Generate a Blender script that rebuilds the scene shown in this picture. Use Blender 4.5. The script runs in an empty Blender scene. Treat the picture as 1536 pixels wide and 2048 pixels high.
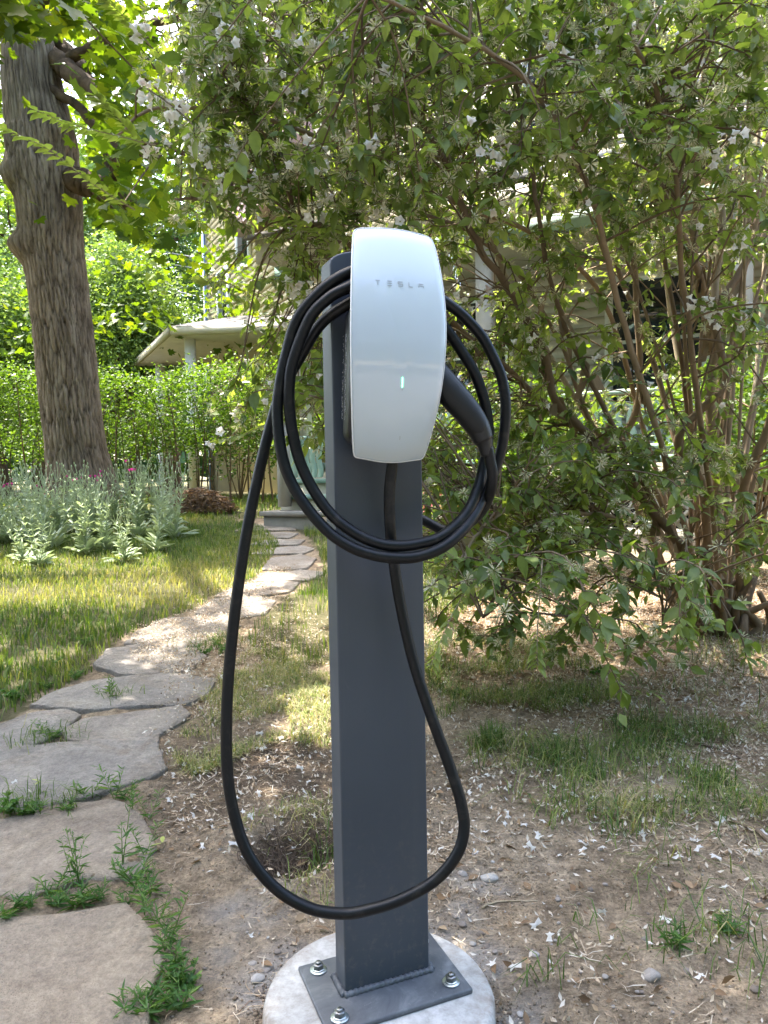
import bpy, math, random
import numpy as np
from mathutils import Matrix, Vector

# ------------------------------------------------------------------ camera / light
rng = np.random.default_rng(7)
random.seed(7)
F, CH, PIT, ROL = 1479.0, 0.8516, 0.05534, -0.01732
scene = bpy.context.scene
col = scene.collection
cd = bpy.data.cameras.new('camera')
cam = bpy.data.objects.new('camera', cd)
col.objects.link(cam)
cd.sensor_fit = 'VERTICAL'
cd.sensor_height = 36.0
cd.lens = 36.0 * F / 2048.0
cd.clip_start, cd.clip_end = 0.05, 900
cam.matrix_world = Matrix.Translation((0, 0, CH)) @ Matrix.Rotation(math.pi / 2 - PIT, 4, 'X') @ Matrix.Rotation(ROL, 4, 'Z')
scene.camera = cam

SUN_EL, SUN_AZ = math.radians(62), math.radians(-44)      # azimuth from +Y towards +X
SD = np.array([math.cos(SUN_EL) * math.sin(SUN_AZ), math.cos(SUN_EL) * math.cos(SUN_AZ), math.sin(SUN_EL)])
world = bpy.data.worlds.new('World')
scene.world = world
world.use_nodes = True
wn = world.node_tree
bg = wn.nodes['Background']
sky = wn.nodes.new('ShaderNodeTexSky')
sky.sky_type = 'NISHITA'
sky.sun_disc = False
sky.sun_elevation = SUN_EL
sky.sun_rotation = SUN_AZ
sky.air_density, sky.dust_density, sky.ozone_density = 1.0, 3.5, 0.6
wn.links.new(sky.outputs[0], bg.inputs[0])
bg.inputs[1].default_value = 0.15
sl = bpy.data.lights.new('sun', 'SUN')
sl.energy = 2.5
sl.angle = math.radians(0.53)
sl.color = (1.0, 0.95, 0.86)
so = bpy.data.objects.new('sun', sl)
col.objects.link(so)
so.rotation_euler = Vector(SD).to_track_quat('Z', 'Y').to_euler()
vs = scene.view_settings
vs.view_transform = 'Standard'
vs.look = 'None'
vs.exposure = 3.2
vs.gamma = 1.0
cy = scene.cycles
cy.max_bounces, cy.diffuse_bounces, cy.glossy_bounces = 7, 4, 3
cy.transmission_bounces, cy.transparent_max_bounces = 3, 4
cy.use_denoising = True
cy.caustics_reflective = cy.caustics_refractive = False

# ------------------------------------------------------------------ projection helpers
def proj(P):
    P = np.atleast_2d(np.asarray(P, float))
    x, y, z = P[:, 0], P[:, 1], P[:, 2] - CH
    zc = y * math.cos(PIT) - z * math.sin(PIT)
    yc = z * math.cos(PIT) + y * math.sin(PIT)
    zc = np.where(zc < 0.05, 0.05, zc)
    u, v = F * x / zc, -F * yc / zc
    return np.c_[768 + u * math.cos(ROL) - v * math.sin(ROL), 1024 + u * math.sin(ROL) + v * math.cos(ROL)]

def ray(px, py):
    u0, v0 = (px - 768) / F, (py - 1024) / F
    u = u0 * math.cos(ROL) + v0 * math.sin(ROL)
    v = -u0 * math.sin(ROL) + v0 * math.cos(ROL)
    return np.array([u, math.cos(PIT) - v * math.sin(PIT), -math.sin(PIT) - v * math.cos(PIT)])

def at(px, py, Y):
    d = ray(px, py)
    return np.array([0, 0, CH]) + d * (Y / d[1])

def ihash(ix, iy, s):
    h = (ix.astype(np.int64) * 374761393 + iy.astype(np.int64) * 668265263 + s * 974634777) & 0xffffffff
    h = ((h ^ (h >> 13)) * 1274126177) & 0xffffffff
    return ((h ^ (h >> 16)) & 0xffff) / 65535.0

def vnoise(x, y, s=0):
    x, y = np.asarray(x, float), np.asarray(y, float)
    ix, iy = np.floor(x), np.floor(y)
    fx, fy = x - ix, y - iy
    fx, fy = fx * fx * (3 - 2 * fx), fy * fy * (3 - 2 * fy)
    a, b = ihash(ix, iy, s), ihash(ix + 1, iy, s)
    c, d = ihash(ix, iy + 1, s), ihash(ix + 1, iy + 1, s)
    return (a * (1 - fx) + b * fx) * (1 - fy) + (c * (1 - fx) + d * fx) * fy

def fbm(x, y, s=0, o=4):
    r, a, t = 0, 1, 0
    for i in range(o):
        r = r + a * vnoise(np.asarray(x) * 2 ** i + 17.3 * i, np.asarray(y) * 2 ** i - 5.1 * i, s + i)
        t += a
        a *= 0.5
    return r / t

TREE = np.array([-4.05, 9.6])
HOLE = None

def gz0(x, y):
    x, y = np.asarray(x, float), np.asarray(y, float)
    z = np.interp(y, [-300, -20, 0.5, 1.4, 2.2, 5, 8, 9.5, 12, 400], [-.25, -.2, -.075, -.055, -.01, .155, .325, .385, .41, .41])
    z = z + 0.16 * np.exp(-((x - TREE[0]) ** 2 + (y - TREE[1]) ** 2) / 2.2)
    near = np.clip(1 - (np.hypot(x, y - 2) / 9), 0, 1)
    z = z + near * 0.05 * (fbm(x * 1.1, y * 1.1, 3, 3) - 0.5)
    return z

def gz(x, y):
    z = gz0(x, y)
    x, y = np.asarray(x, float), np.asarray(y, float)
    near = np.clip(1 - (np.hypot(x, y - 2) / 7), 0, 1)
    z = z + near * (0.03 * (fbm(x * 9, y * 9, 11, 3) - 0.5) + 0.02 * (fbm(x * 30, y * 30, 21, 2) - 0.5))
    if HOLE is not None:
        r = np.hypot((x - HOLE[0]) / 0.11, (y - HOLE[1]) / 0.085)
        z = z - 0.085 * np.exp(-r ** 3) + 0.02 * np.exp(-(r - 1.5) ** 2 * 3)
    return z

def gp(px, py, f=gz0):
    d = ray(px, py)
    lo, hi = 0.6, 120.0
    for _ in range(50):
        m = (lo + hi) / 2
        p = np.array([0, 0, CH]) + d * (m / d[1])
        if p[2] > f(p[0], p[1]):
            lo = m
        else:
            hi = m
    p = np.array([0, 0, CH]) + d * (lo / d[1])
    return np.array([p[0], p[1], float(f(p[0], p[1]))])

HOLE = gp(588, 1705)[:2]

def inpoly(px, py, poly):
    px, py = np.asarray(px), np.asarray(py)
    c = np.zeros(px.shape, bool)
    n = len(poly)
    for i in range(n):
        x1, y1 = poly[i]
        x2, y2 = poly[(i + 1) % n]
        if y1 == y2:
            continue
        k = (y1 > py) != (y2 > py)
        c ^= k & (px < (x2 - x1) * (py - y1) / (y2 - y1) + x1)
    return c

# ------------------------------------------------------------------ mesh helpers
def mesh_np(name, V, faces, mat, tint=None, smooth=False):
    """faces: list of int arrays (n,k)"""
    V = np.asarray(V, np.float32)
    me = bpy.data.meshes.new(name)
    me.vertices.add(len(V))
    me.vertices.foreach_set('co', V.ravel())
    if not isinstance(faces, (list, tuple)):
        faces = [faces]
    faces = [np.asarray(f, np.int32) for f in faces if len(f)]
    tot = np.concatenate([np.full(len(f), f.shape[1], np.int32) for f in faces])
    idx = np.concatenate([f.ravel() for f in faces])
    me.loops.add(len(idx))
    me.loops.foreach_set('vertex_index', idx)
    me.polygons.add(len(tot))
    me.polygons.foreach_set('loop_start', np.r_[0, np.cumsum(tot)[:-1]].astype(np.int32))
    me.polygons.foreach_set('loop_total', tot)
    me.update(calc_edges=True)
    if tint is not None:
        a = me.attributes.new('tint', 'FLOAT', 'POINT')
        a.data.foreach_set('value', np.asarray(tint, np.float32))
    if smooth:
        me.polygons.foreach_set('use_smooth', np.ones(len(tot), bool))
    if mat is not None:
        me.materials.append(mat)
    return me

def obj(name, me, parent=None, loc=None):
    o = bpy.data.objects.new(name, me)
    col.objects.link(o)
    if parent is not None:
        o.parent = parent
    if loc is not None:
        o.location = loc
    return o

def empty(name, loc=(0, 0, 0), rz=0.0):
    o = bpy.data.objects.new(name, None)
    o.empty_display_size = 0.1
    col.objects.link(o)
    o.location = [float(v) for v in loc]
    o.rotation_euler = (0, 0, rz)
    return o

def tag(o, label=None, cat=None, group=None, kind=None):
    if label: o['label'] = label
    if cat: o['category'] = cat
    if group: o['group'] = group
    if kind: o['kind'] = kind
    return o

class MB:
    def __init__(s):
        s.v, s.q, s.t, s.n, s.ti, s.cur = [], [], [], 0, [], 0.5
    def add(s, V, q=None, t=None, tint=None):
        V = np.asarray(V, float).reshape(-1, 3)
        s.v.append(V)
        if q is not None and len(q): s.q.append(np.asarray(q, int).reshape(-1, 4) + s.n)
        if t is not None and len(t): s.t.append(np.asarray(t, int).reshape(-1, 3) + s.n)
        s.ti.append(np.full(len(V), s.cur if tint is None else tint))
        s.n += len(V)
        return s
    def box(s, a, b, tint=None):
        x0, y0, z0 = a
        x1, y1, z1 = b
        V = [(x0,y0,z0),(x1,y0,z0),(x1,y1,z0),(x0,y1,z0),(x0,y0,z1),(x1,y0,z1),(x1,y1,z1),(x0,y1,z1)]
        return s.add(V, [(0,3,2,1),(4,5,6,7),(0,1,5,4),(1,2,6,5),(2,3,7,6),(3,0,4,7)], tint=tint)
    def tube(s, P, R, n=8, cap=True, tint=None, sq=None):
        P = np.asarray(P, float)
        k = len(P)
        R = np.broadcast_to(np.asarray(R, float), (k,))
        T = np.gradient(P, axis=0)
        T /= np.linalg.norm(T, axis=1)[:, None] + 1e-12
        up = np.array([0, 0, 1.0]) if abs(T[0, 2]) < 0.9 else np.array([1.0, 0, 0])
        A = np.cross(T[0], up); A /= np.linalg.norm(A)
        ang = np.arange(n) * 2 * math.pi / n
        V = np.zeros((k, n, 3))
        for i in range(k):
            A = A - T[i] * (A @ T[i]); A /= np.linalg.norm(A) + 1e-12
            B = np.cross(T[i], A)
            V[i] = P[i] + R[i] * (np.cos(ang)[:, None] * A + np.sin(ang)[:, None] * B * (1 if sq is None else sq))
        i = np.arange(k - 1)[:, None] * n
        j = np.arange(n)[None]
        q = np.stack([i + j, i + (j + 1) % n, i + n + (j + 1) % n, i + n + j], -1).reshape(-1, 4)
        t = []
        V = V.reshape(-1, 3)
        if cap:
            V = np.vstack([V, P[0], P[-1]])
            t = [(k * n, (a + 1) % n, a) for a in range(n)] + [(k * n + 1, (k - 1) * n + a, (k - 1) * n + (a + 1) % n) for a in range(n)]
        return s.add(V, q, t, tint)
    def prism(s, poly, z0, z1, bev=0.0, tint=None):
        """poly (n,2) ccw; top inset bevel"""
        P = np.asarray(poly, float)
        n = len(P)
        c = P.mean(0)
        z0 = np.broadcast_to(np.asarray(z0, float), (n,)); z1 = np.broadcast_to(np.asarray(z1, float), (n,))
        d = c - P
        ins = P + d / (np.linalg.norm(d, axis=1)[:, None] + 1e-9) * bev
        rings = [np.c_[P, z0], np.c_[P, z1 - bev], np.c_[ins, z1]] if bev else [np.c_[P, z0], np.c_[P, z1]]
        V = np.vstack(rings + [np.r_[c, z1.mean()][None], np.r_[c, z0.mean()][None]])
        m = len(rings)
        q = [(r * n + i, r * n + (i + 1) % n, (r + 1) * n + (i + 1) % n, (r + 1) * n + i) for r in range(m - 1) for i in range(n)]
        t = [((m - 1) * n + i, (m - 1) * n + (i + 1) % n, m * n) for i in range(n)] + [((i + 1) % n, i, m * n + 1) for i in range(n)]
        return s.add(V, q, t, tint)
    def mesh(s, name, mat, smooth=False):
        V = np.vstack(s.v)
        f = []
        if s.q: f.append(np.vstack(s.q))
        if s.t: f.append(np.vstack(s.t))
        return mesh_np(name, V, f, mat, np.concatenate(s.ti), smooth)
    def build(s, name, mat, parent=None, smooth=False, loc=None):
        return obj(name, s.mesh(name, mat, smooth), parent, loc)

def bevel(o, w=0.003, seg=2, ang=40):
    m = o.modifiers.new('bevel', 'BEVEL')
    m.width, m.segments, m.limit_method, m.angle_limit = w, seg, 'ANGLE', math.radians(ang)
    return o

def catmull(P, n=8):
    P = np.asarray(P, float)
    Q = np.vstack([2 * P[0] - P[1], P, 2 * P[-1] - P[-2]])
    out = []
    t = np.linspace(0, 1, n, endpoint=False)[:, None]
    for i in range(1, len(Q) - 2):
        a, b, c, d = Q[i - 1], Q[i], Q[i + 1], Q[i + 2]
        out.append(0.5 * (2 * b + (c - a) * t + (2 * a - 5 * b + 4 * c - d) * t ** 2 + (3 * b - a - 3 * c + d) * t ** 3))
    return np.vstack(out + [P[-1][None]])

def frames(D, Nn):
    """rows: leaf direction D and approx normal Nn -> (n,3,3) columns side,dir,normal"""
    D = D / (np.linalg.norm(D, axis=1)[:, None] + 1e-9)
    S = np.cross(D, Nn)
    S /= np.linalg.norm(S, axis=1)[:, None] + 1e-9
    N2 = np.cross(S, D)
    return np.stack([S, D, N2], -1)

def scatter(shape, pos, R, sc, tint):
    """shape=(verts, tris) -> V,T,tint arrays"""
    bv, bt = shape
    bv = np.asarray(bv, float)
    n, k = len(pos), len(bv)
    sc = np.asarray(sc, float)
    if sc.ndim == 1:
        sc = np.repeat(sc[:, None], 3, 1)
    V = np.einsum('nij,nkj->nki', R, bv[None] * sc[:, None, :]) + pos[:, None, :]
    T = (np.asarray(bt)[None] + (np.arange(n) * k)[:, None, None]).reshape(-1, 3)
    return V.reshape(-1, 3), T, np.repeat(np.asarray(tint), k)

def fan(outline, mid):
    V = np.array(list(outline) + [mid], float)
    n = len(outline)
    return V, [(i, (i + 1) % n, n) for i in range(n)]

LEAF_OV = fan([(0,0,0), (-.16,.12,.03), (-.27,.34,.05), (-.2,.62,.035), (-.07,.85,0), (0,1,-.07), (.07,.85,0), (.2,.62,.035), (.27,.34,.05), (.16,.12,.03)], (0,.45,-.03))
LEAF_OV2 = fan([(0,0,0), (-.26,.35,.05), (-.17,.68,.03), (0,1,-.08), (.17,.68,.03), (.26,.35,.05)], (0,.42,-.03))
LEAF_RH = (np.array([(0,0,0), (-.3,.45,.05), (0,1,-.05), (.3,.45,.05)], float), [(0,1,2), (0,2,3)])
_mp = [(0,.0), (-.10,.02), (-.42,-.05), (-.36,.10), (-.62,.30), (-.40,.36), (-.52,.68), (-.26,.58), (-.16,.66), (-.14,.84), (0,1.05)]
LEAF_MAPLE = fan([(x, y, .10 * abs(x) - .12 * max(0, y - .6)) for x, y in _mp] + [(-x, y, .10 * abs(x) - .12 * max(0, y - .6)) for x, y in _mp[-2:0:-1]], (0, .32, -.03))
LEAF_MAPLE2 = fan([(0,0,0), (-.42,-.05,.05), (-.62,.30,.06), (-.36,.38,.04), (-.5,.68,.03), (-.17,.66,0), (0,1.05,-.06), (.17,.66,0), (.5,.68,.03), (.36,.38,.04), (.62,.30,.06), (.42,-.05,.05)], (0,.32,-.03))
LEAF_NARROW = fan([(0,0,0), (-.07,.3,.02), (-.06,.65,.0), (0,1,-.12), (.06,.65,0), (.07,.3,.02)], (0,.45,-.02))
LEAF_LANCE = fan([(0,0,0), (-.09,.15,.02), (-.17,.5,.03), (-.1,.8,-.02), (0,1,-.15), (.1,.8,-.02), (.17,.5,.03), (.09,.15,.02)], (0,.48,-.03))

def rdir(n, zlo=-1, zhi=1, r=rng):
    a = r.uniform(0, 2 * math.pi, n)
    z = r.uniform(zlo, zhi, n)
    s = np.sqrt(np.clip(1 - z * z, 0, 1))
    return np.c_[s * np.cos(a), s * np.sin(a), z]

# ------------------------------------------------------------------ materials
def newmat(name):
    m = bpy.data.materials.new(name)
    m.use_nodes = True
    nt = m.node_tree
    b = nt.nodes['Principled BSDF']
    return m, nt, b

def N(nt, typ, **kw):
    n = nt.nodes.new(typ)
    for k, v in kw.items():
        if k in n.inputs.keys() if hasattr(n.inputs, 'keys') else False:
            n.inputs[k].default_value = v
        else:
            setattr(n, k, v)
    return n

def ramp(nt, src, stops):
    r = nt.nodes.new('ShaderNodeValToRGB')
    e = r.color_ramp.elements
    while len(e) < len(stops): e.new(0.5)
    for el, (p, c) in zip(e, stops):
        el.position = p
        el.color = (*c, 1)
    nt.links.new(src, r.inputs[0])
    return r.outputs[0]

def mixc(nt, fac, a, b, mode='MIX'):
    m = nt.nodes.new('ShaderNodeMix')
    m.data_type = 'RGBA'
    m.blend_type = mode
    for i, v in ((0, fac), (6, a), (7, b)):
        if isinstance(v, (int, float)): m.inputs[i].default_value = v
        elif isinstance(v, tuple): m.inputs[i].default_value = (*v, 1)
        else: nt.links.new(v, m.inputs[i])
    return m.outputs[2]

def noise(nt, scale, detail=4, rough=0.6, vec=None, dist=0.0):
    n = nt.nodes.new('ShaderNodeTexNoise')
    n.inputs['Scale'].default_value = scale
    n.inputs['Detail'].default_value = detail
    n.inputs['Roughness'].default_value = rough
    n.inputs['Distortion'].default_value = dist
    if vec is not None: nt.links.new(vec, n.inputs['Vector'])
    return n.outputs['Fac']

def coords(nt, kind='Object', scale=None):
    t = nt.nodes.new('ShaderNodeTexCoord')
    o = t.outputs[kind]
    if scale:
        mp = nt.nodes.new('ShaderNodeMapping')
        mp.inputs['Scale'].default_value = scale
        nt.links.new(o, mp.inputs[0])
        o = mp.outputs[0]
    return o

def geopos(nt):
    return nt.nodes.new('ShaderNodeNewGeometry').outputs['Position']

def bump(nt, b, h, strength=0.3, dist=0.01):
    bm = nt.nodes.new('ShaderNodeBump')
    bm.inputs['Strength'].default_value = strength
    bm.inputs['Distance'].default_value = dist
    nt.links.new(h, bm.inputs['Height'])
    nt.links.new(bm.outputs[0], b.inputs['Normal'])

def attr(nt, name):
    a = nt.nodes.new('ShaderNodeAttribute')
    a.attribute_name = name
    return a.outputs['Fac']

def leafmat(name, stops, trans=0.4, rough=0.5, tcol=(1.25, 1.35, .45), spec=0.35):
    m, nt, b = newmat(name)
    c = ramp(nt, attr(nt, 'tint'), stops)
    oi = nt.nodes.new('ShaderNodeObjectInfo')
    nv = noise(nt, 60, 2, .6, geopos(nt))
    c = mixc(nt, 0.35, c, ramp(nt, nv, [(.3, (.55, .55, .55)), (.7, (1, 1, 1))]), 'MULTIPLY')
    nt.links.new(c, b.inputs['Base Color'])
    b.inputs['Roughness'].default_value = rough
    b.inputs['Specular IOR Level'].default_value = spec
    t = nt.nodes.new('ShaderNodeBsdfTranslucent')
    nt.links.new(mixc(nt, 1.0, c, tcol, 'MULTIPLY'), t.inputs[0])
    mx = nt.nodes.new('ShaderNodeMixShader')
    mx.inputs[0].default_value = trans
    nt.links.new(b.outputs[0], mx.inputs[1])
    nt.links.new(t.outputs[0], mx.inputs[2])
    nt.links.new(mx.outputs[0], nt.nodes['Material Output'].inputs[0])
    return m

def plain(name, c1, c2=None, rough=0.6, nscale=12, bscale=None, bstr=0.2, bdist=0.004, metal=0.0, spec=0.5, detail=5):
    m, nt, b = newmat(name)
    pos = coords(nt)
    if c2 is None: c2 = tuple(v * 0.8 for v in c1)
    c = ramp(nt, noise(nt, nscale, detail, .6, pos), [(.3, c2), (.7, c1)])
    nt.links.new(c, b.inputs['Base Color'])
    b.inputs['Roughness'].default_value = rough
    b.inputs['Metallic'].default_value = metal
    b.inputs['Specular IOR Level'].default_value = spec
    if bscale: bump(nt, b, noise(nt, bscale, 5, .6, pos), bstr, bdist)
    return m

def tinted(name, stops, rough=0.7, bscale=None, bstr=.3, bdist=.004, spec=.3, sc=None, mott=30):
    m, nt, b = newmat(name)
    pos = coords(nt, 'Object', sc)
    c = ramp(nt, attr(nt, 'tint'), stops)
    c = mixc(nt, .5, c, ramp(nt, noise(nt, mott, 4, .65, pos), [(.3, (.45, .45, .45)), (.7, (1, 1, 1))]), 'MULTIPLY')
    nt.links.new(c, b.inputs['Base Color'])
    b.inputs['Roughness'].default_value = rough
    b.inputs['Specular IOR Level'].default_value = spec
    if bscale: bump(nt, b, noise(nt, bscale, 5, .65, pos), bstr, bdist)
    return m

M = {}
M['bush_leaf'] = leafmat('bush_leaf', [(0, (.10, .15, .05)), (.5, (.195, .255, .085)), (.85, (.29, .35, .11)), (1, (.37, .43, .15))], .48, .36, (1.3, 1.4, .4))
M['maple_leaf'] = leafmat('maple_leaf', [(0, (.04, .085, .012)), (.5, (.085, .15, .018)), (1, (.16, .22, .03))], .5, .5, (1.75, 1.55, .25))
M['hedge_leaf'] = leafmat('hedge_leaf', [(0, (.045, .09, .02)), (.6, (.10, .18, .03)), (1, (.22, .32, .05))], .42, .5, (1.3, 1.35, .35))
M['far_leaf'] = leafmat('far_leaf', [(0, (.09, .15, .045)), (.5, (.18, .27, .085)), (1, (.30, .40, .14))], .4, .55, (1.3, 1.35, .45))
M['far_dark_leaf'] = leafmat('far_dark_leaf', [(0, (.03, .075, .03)), (.5, (.06, .13, .045)), (1, (.12, .2, .06))], .4, .55, (1.3, 1.35, .5))
M['silver_leaf'] = leafmat('silver_leaf', [(0, (.30, .36, .25)), (.6, (.48, .54, .39)), (1, (.58, .64, .42))], .25, .8, (1.0, 1.1, .6), .1)
M['weed_leaf'] = leafmat('weed_leaf', [(0, (.05, .12, .03)), (.6, (.10, .21, .05)), (1, (.24, .34, .09))], .35, .5, (1.2, 1.3, .4))
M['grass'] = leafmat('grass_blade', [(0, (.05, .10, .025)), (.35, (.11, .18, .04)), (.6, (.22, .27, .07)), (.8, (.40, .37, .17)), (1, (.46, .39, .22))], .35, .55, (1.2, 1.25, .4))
M['calyx'] = leafmat('seed_cluster', [(0, (.44, .43, .27)), (.6, (.62, .59, .42)), (1, (.68, .60, .47))], .35, .7, (1, 1, .7), .1)
M['petal'] = leafmat('white_petal', [(0, (.90, .87, .82)), (.6, (.90, .86, .82)), (1, (.86, .70, .64))], .42, .55, (1, 1, .97), .2)
M['petal_dry'] = leafmat('dry_petal', [(0, (.74, .68, .60)), (.5, (.62, .50, .36)), (.85, (.42, .29, .18)), (1, (.22, .14, .09))], .2, .75, (1, .95, .8), .1)
M['deadleaf'] = leafmat('dead_leaf', [(0, (.20, .13, .08)), (.6, (.30, .2, .12)), (1, (.42, .31, .2))], .15, .8, (1, .9, .7), .1)
M['magenta'] = leafmat('magenta_petal', [(0, (.5, .03, .22)), (1, (.65, .06, .34))], .3, .6, (1, 1, 1), .2)
M['pink'] = leafmat('pink_petal', [(0, (.55, .10, .12)), (1, (.75, .30, .30))], .3, .6, (1, 1, 1), .2)
M['twig'] = tinted('shrub_stem', [(0, (.11, .075, .048)), (.5, (.21, .148, .092)), (.8, (.29, .208, .13)), (1, (.34, .28, .20))], .8, 90, .6, .004, .2, (1, 1, .25), 40)
M['straw'] = tinted('dry_twig', [(0, (.09, .06, .045)), (.5, (.22, .16, .11)), (1, (.45, .37, .25))], .8)

# ground ----------------------------------------------------------
m, nt, b = newmat('ground_soil')
pos = geopos(nt)
n1 = noise(nt, 3.2, 5, .6, pos)
n2 = noise(nt, 26, 6, .7, pos)
n3 = noise(nt, 130, 4, .7, pos)
c = ramp(nt, n1, [(.3, (.30, .228, .158)), (.5, (.42, .328, .232)), (.72, (.54, .435, .322))])
c = mixc(nt, .75, c, ramp(nt, n2, [(.32, (.3, .27, .25)), (.48, (.8, .78, .75)), (.66, (1.4, 1.36, 1.3))]), 'MULTIPLY')
c = mixc(nt, .6, c, ramp(nt, n3, [(.34, (.45, .43, .41)), (.55, (1, 1, 1)), (.7, (1.5, 1.45, 1.4))]), 'MULTIPLY')
vo = nt.nodes.new('ShaderNodeTexVoronoi')
vo.inputs['Scale'].default_value = 95
nt.links.new(pos, vo.inputs['Vector'])
grit = ramp(nt, vo.outputs['Distance'], [(.10, (1, 1, 1)), (.22, (0, 0, 0))])
c = mixc(nt, mixc(nt, 1.0, grit, ramp(nt, vo.outputs['Color'], [(.55, (0, 0, 0)), (.75, (.8, .8, .8))]), 'MULTIPLY'), c, (.42, .35, .27))
dark_soil = attr(nt, 'dark_soil')
c = mixc(nt, dark_soil, c, (.075, .05, .036))
turf = mixc(nt, n2, (.05, .06, .02), (.15, .14, .065))
c = mixc(nt, attr(nt, 'lawn'), c, turf)
lit = mixc(nt, n3, (.16, .095, .055), (.42, .30, .2))
c = mixc(nt, attr(nt, 'litter'), c, lit)
cem = mixc(nt, n2, (.33, .32, .315), (.50, .495, .49))
c = mixc(nt, attr(nt, 'cement'), c, cem)
nt.links.new(c, b.inputs['Base Color'])
b.inputs['Roughness'].default_value = .95
b.inputs['Specular IOR Level'].default_value = .15
hh = nt.nodes.new('ShaderNodeMath'); hh.operation = 'ADD'
nt.links.new(n2, hh.inputs[0]); nt.links.new(n3, hh.inputs[1])
bump(nt, b, hh.outputs[0], 1.0, .02)
M['ground'] = m

m, nt, b = newmat('flagstone')
pos = geopos(nt)
oi = nt.nodes.new('ShaderNodeObjectInfo')
n1 = noise(nt, 5, 6, .65, pos, .6); n2 = noise(nt, 45, 6, .7, pos); n3 = noise(nt, 170, 3, .7, pos)
blue = ramp(nt, n1, [(.3, (.27, .25, .232)), (.55, (.40, .366, .33)), (.75, (.50, .445, .38))])
tan = ramp(nt, n1, [(.3, (.34, .275, .215)), (.5, (.45, .365, .275)), (.7, (.54, .435, .32))])
c = mixc(nt, attr(nt, 'tint'), blue, tan)
c = mixc(nt, ramp(nt, noise(nt, 3.3, 7, .72, pos, .8), [(.48, (0, 0, 0)), (.66, (.75, .75, .75))]), c, (.27, .21, .155))
c = mixc(nt, ramp(nt, noise(nt, 11, 6, .7, pos), [(.6, (0, 0, 0)), (.72, (.6, .6, .6))]), c, (.13, .125, .11))
c = mixc(nt, .6, c, ramp(nt, n2, [(.3, (.5, .5, .5)), (.7, (1.15, 1.12, 1.1))]), 'MULTIPLY')
c = mixc(nt, .45, c, ramp(nt, n3, [(.35, (.55, .55, .55)), (.65, (1.2, 1.2, 1.2))]), 'MULTIPLY')
nt.links.new(c, b.inputs['Base Color'])
b.inputs['Roughness'].default_value = .85
b.inputs['Specular IOR Level'].default_value = .25
hh = nt.nodes.new('ShaderNodeMath'); hh.operation = 'ADD'
nt.links.new(n1, hh.inputs[0]); nt.links.new(n2, hh.inputs[1])
bump(nt, b, hh.outputs[0], .9, .028)
M['stone'] = m
M['pebble'] = tinted('pebble', [(0, (.22, .18, .15)), (.5, (.36, .31, .27)), (1, (.52, .49, .46))], .85, 60, .5, .004)

m, nt, b = newmat('concrete')
pos = coords(nt)
n1 = noise(nt, 7, 6, .65, pos); n2 = noise(nt, 60, 5, .7, pos)
c = ramp(nt, n1, [(.28, (.27, .25, .225)), (.42, (.40, .385, .365)), (.58, (.49, .48, .465)), (.75, (.57, .56, .55))])
c = mixc(nt, .7, c, ramp(nt, n2, [(.3, (.55, .53, .5)), (.6, (1.05, 1.05, 1.05))]), 'MULTIPLY')
rg = nt.nodes.new('ShaderNodeVectorMath'); rg.operation = 'LENGTH'; nt.links.new(pos, rg.inputs[0])
edge = mixc(nt, 1.0, ramp(nt, rg.outputs['Value'], [(.14, (0, 0, 0)), (.192, (1, 1, 1))]), ramp(nt, noise(nt, 18, 6, .75, pos), [(.42, (0, 0, 0)), (.62, (.85, .85, .85))]), 'MULTIPLY')
c = mixc(nt, edge, c, (.20, .155, .115))
vo = nt.nodes.new('ShaderNodeTexVoronoi'); vo.inputs['Scale'].default_value = 55
nt.links.new(pos, vo.inputs['Vector'])
pit = ramp(nt, vo.outputs['Distance'], [(.06, (1, 1, 1)), (.12, (0, 0, 0))])
c = mixc(nt, mixc(nt, 1.0, pit, ramp(nt, vo.outputs['Color'], [(.7, (0, 0, 0)), (.8, (.7, .7, .7))]), 'MULTIPLY'), c, (.28, .25, .22))
nt.links.new(c, b.inputs['Base Color'])
b.inputs['Roughness'].default_value = .9
bump(nt, b, n2, .35, .004)
M['concrete'] = m

m, nt, b = newmat('bark')
pos = coords(nt, 'Object', (1, 1, .22))
n1 = noise(nt, 9, 6, .7, pos, .3); n2 = noise(nt, 42, 4, .7, pos)
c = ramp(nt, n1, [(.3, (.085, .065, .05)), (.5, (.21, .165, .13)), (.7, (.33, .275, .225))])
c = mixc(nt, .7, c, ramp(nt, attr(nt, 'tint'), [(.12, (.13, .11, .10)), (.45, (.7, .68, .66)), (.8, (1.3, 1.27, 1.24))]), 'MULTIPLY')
nt.links.new(c, b.inputs['Base Color'])
b.inputs['Roughness'].default_value = .95
b.inputs['Specular IOR Level'].default_value = .1
bump(nt, b, n2, .8, .02)
M['bark'] = m
M['limb'] = plain('limb_bark', (.16, .11, .075), (.06, .042, .03), .95, 8, 30, .8, .02, spec=.1)

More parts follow.
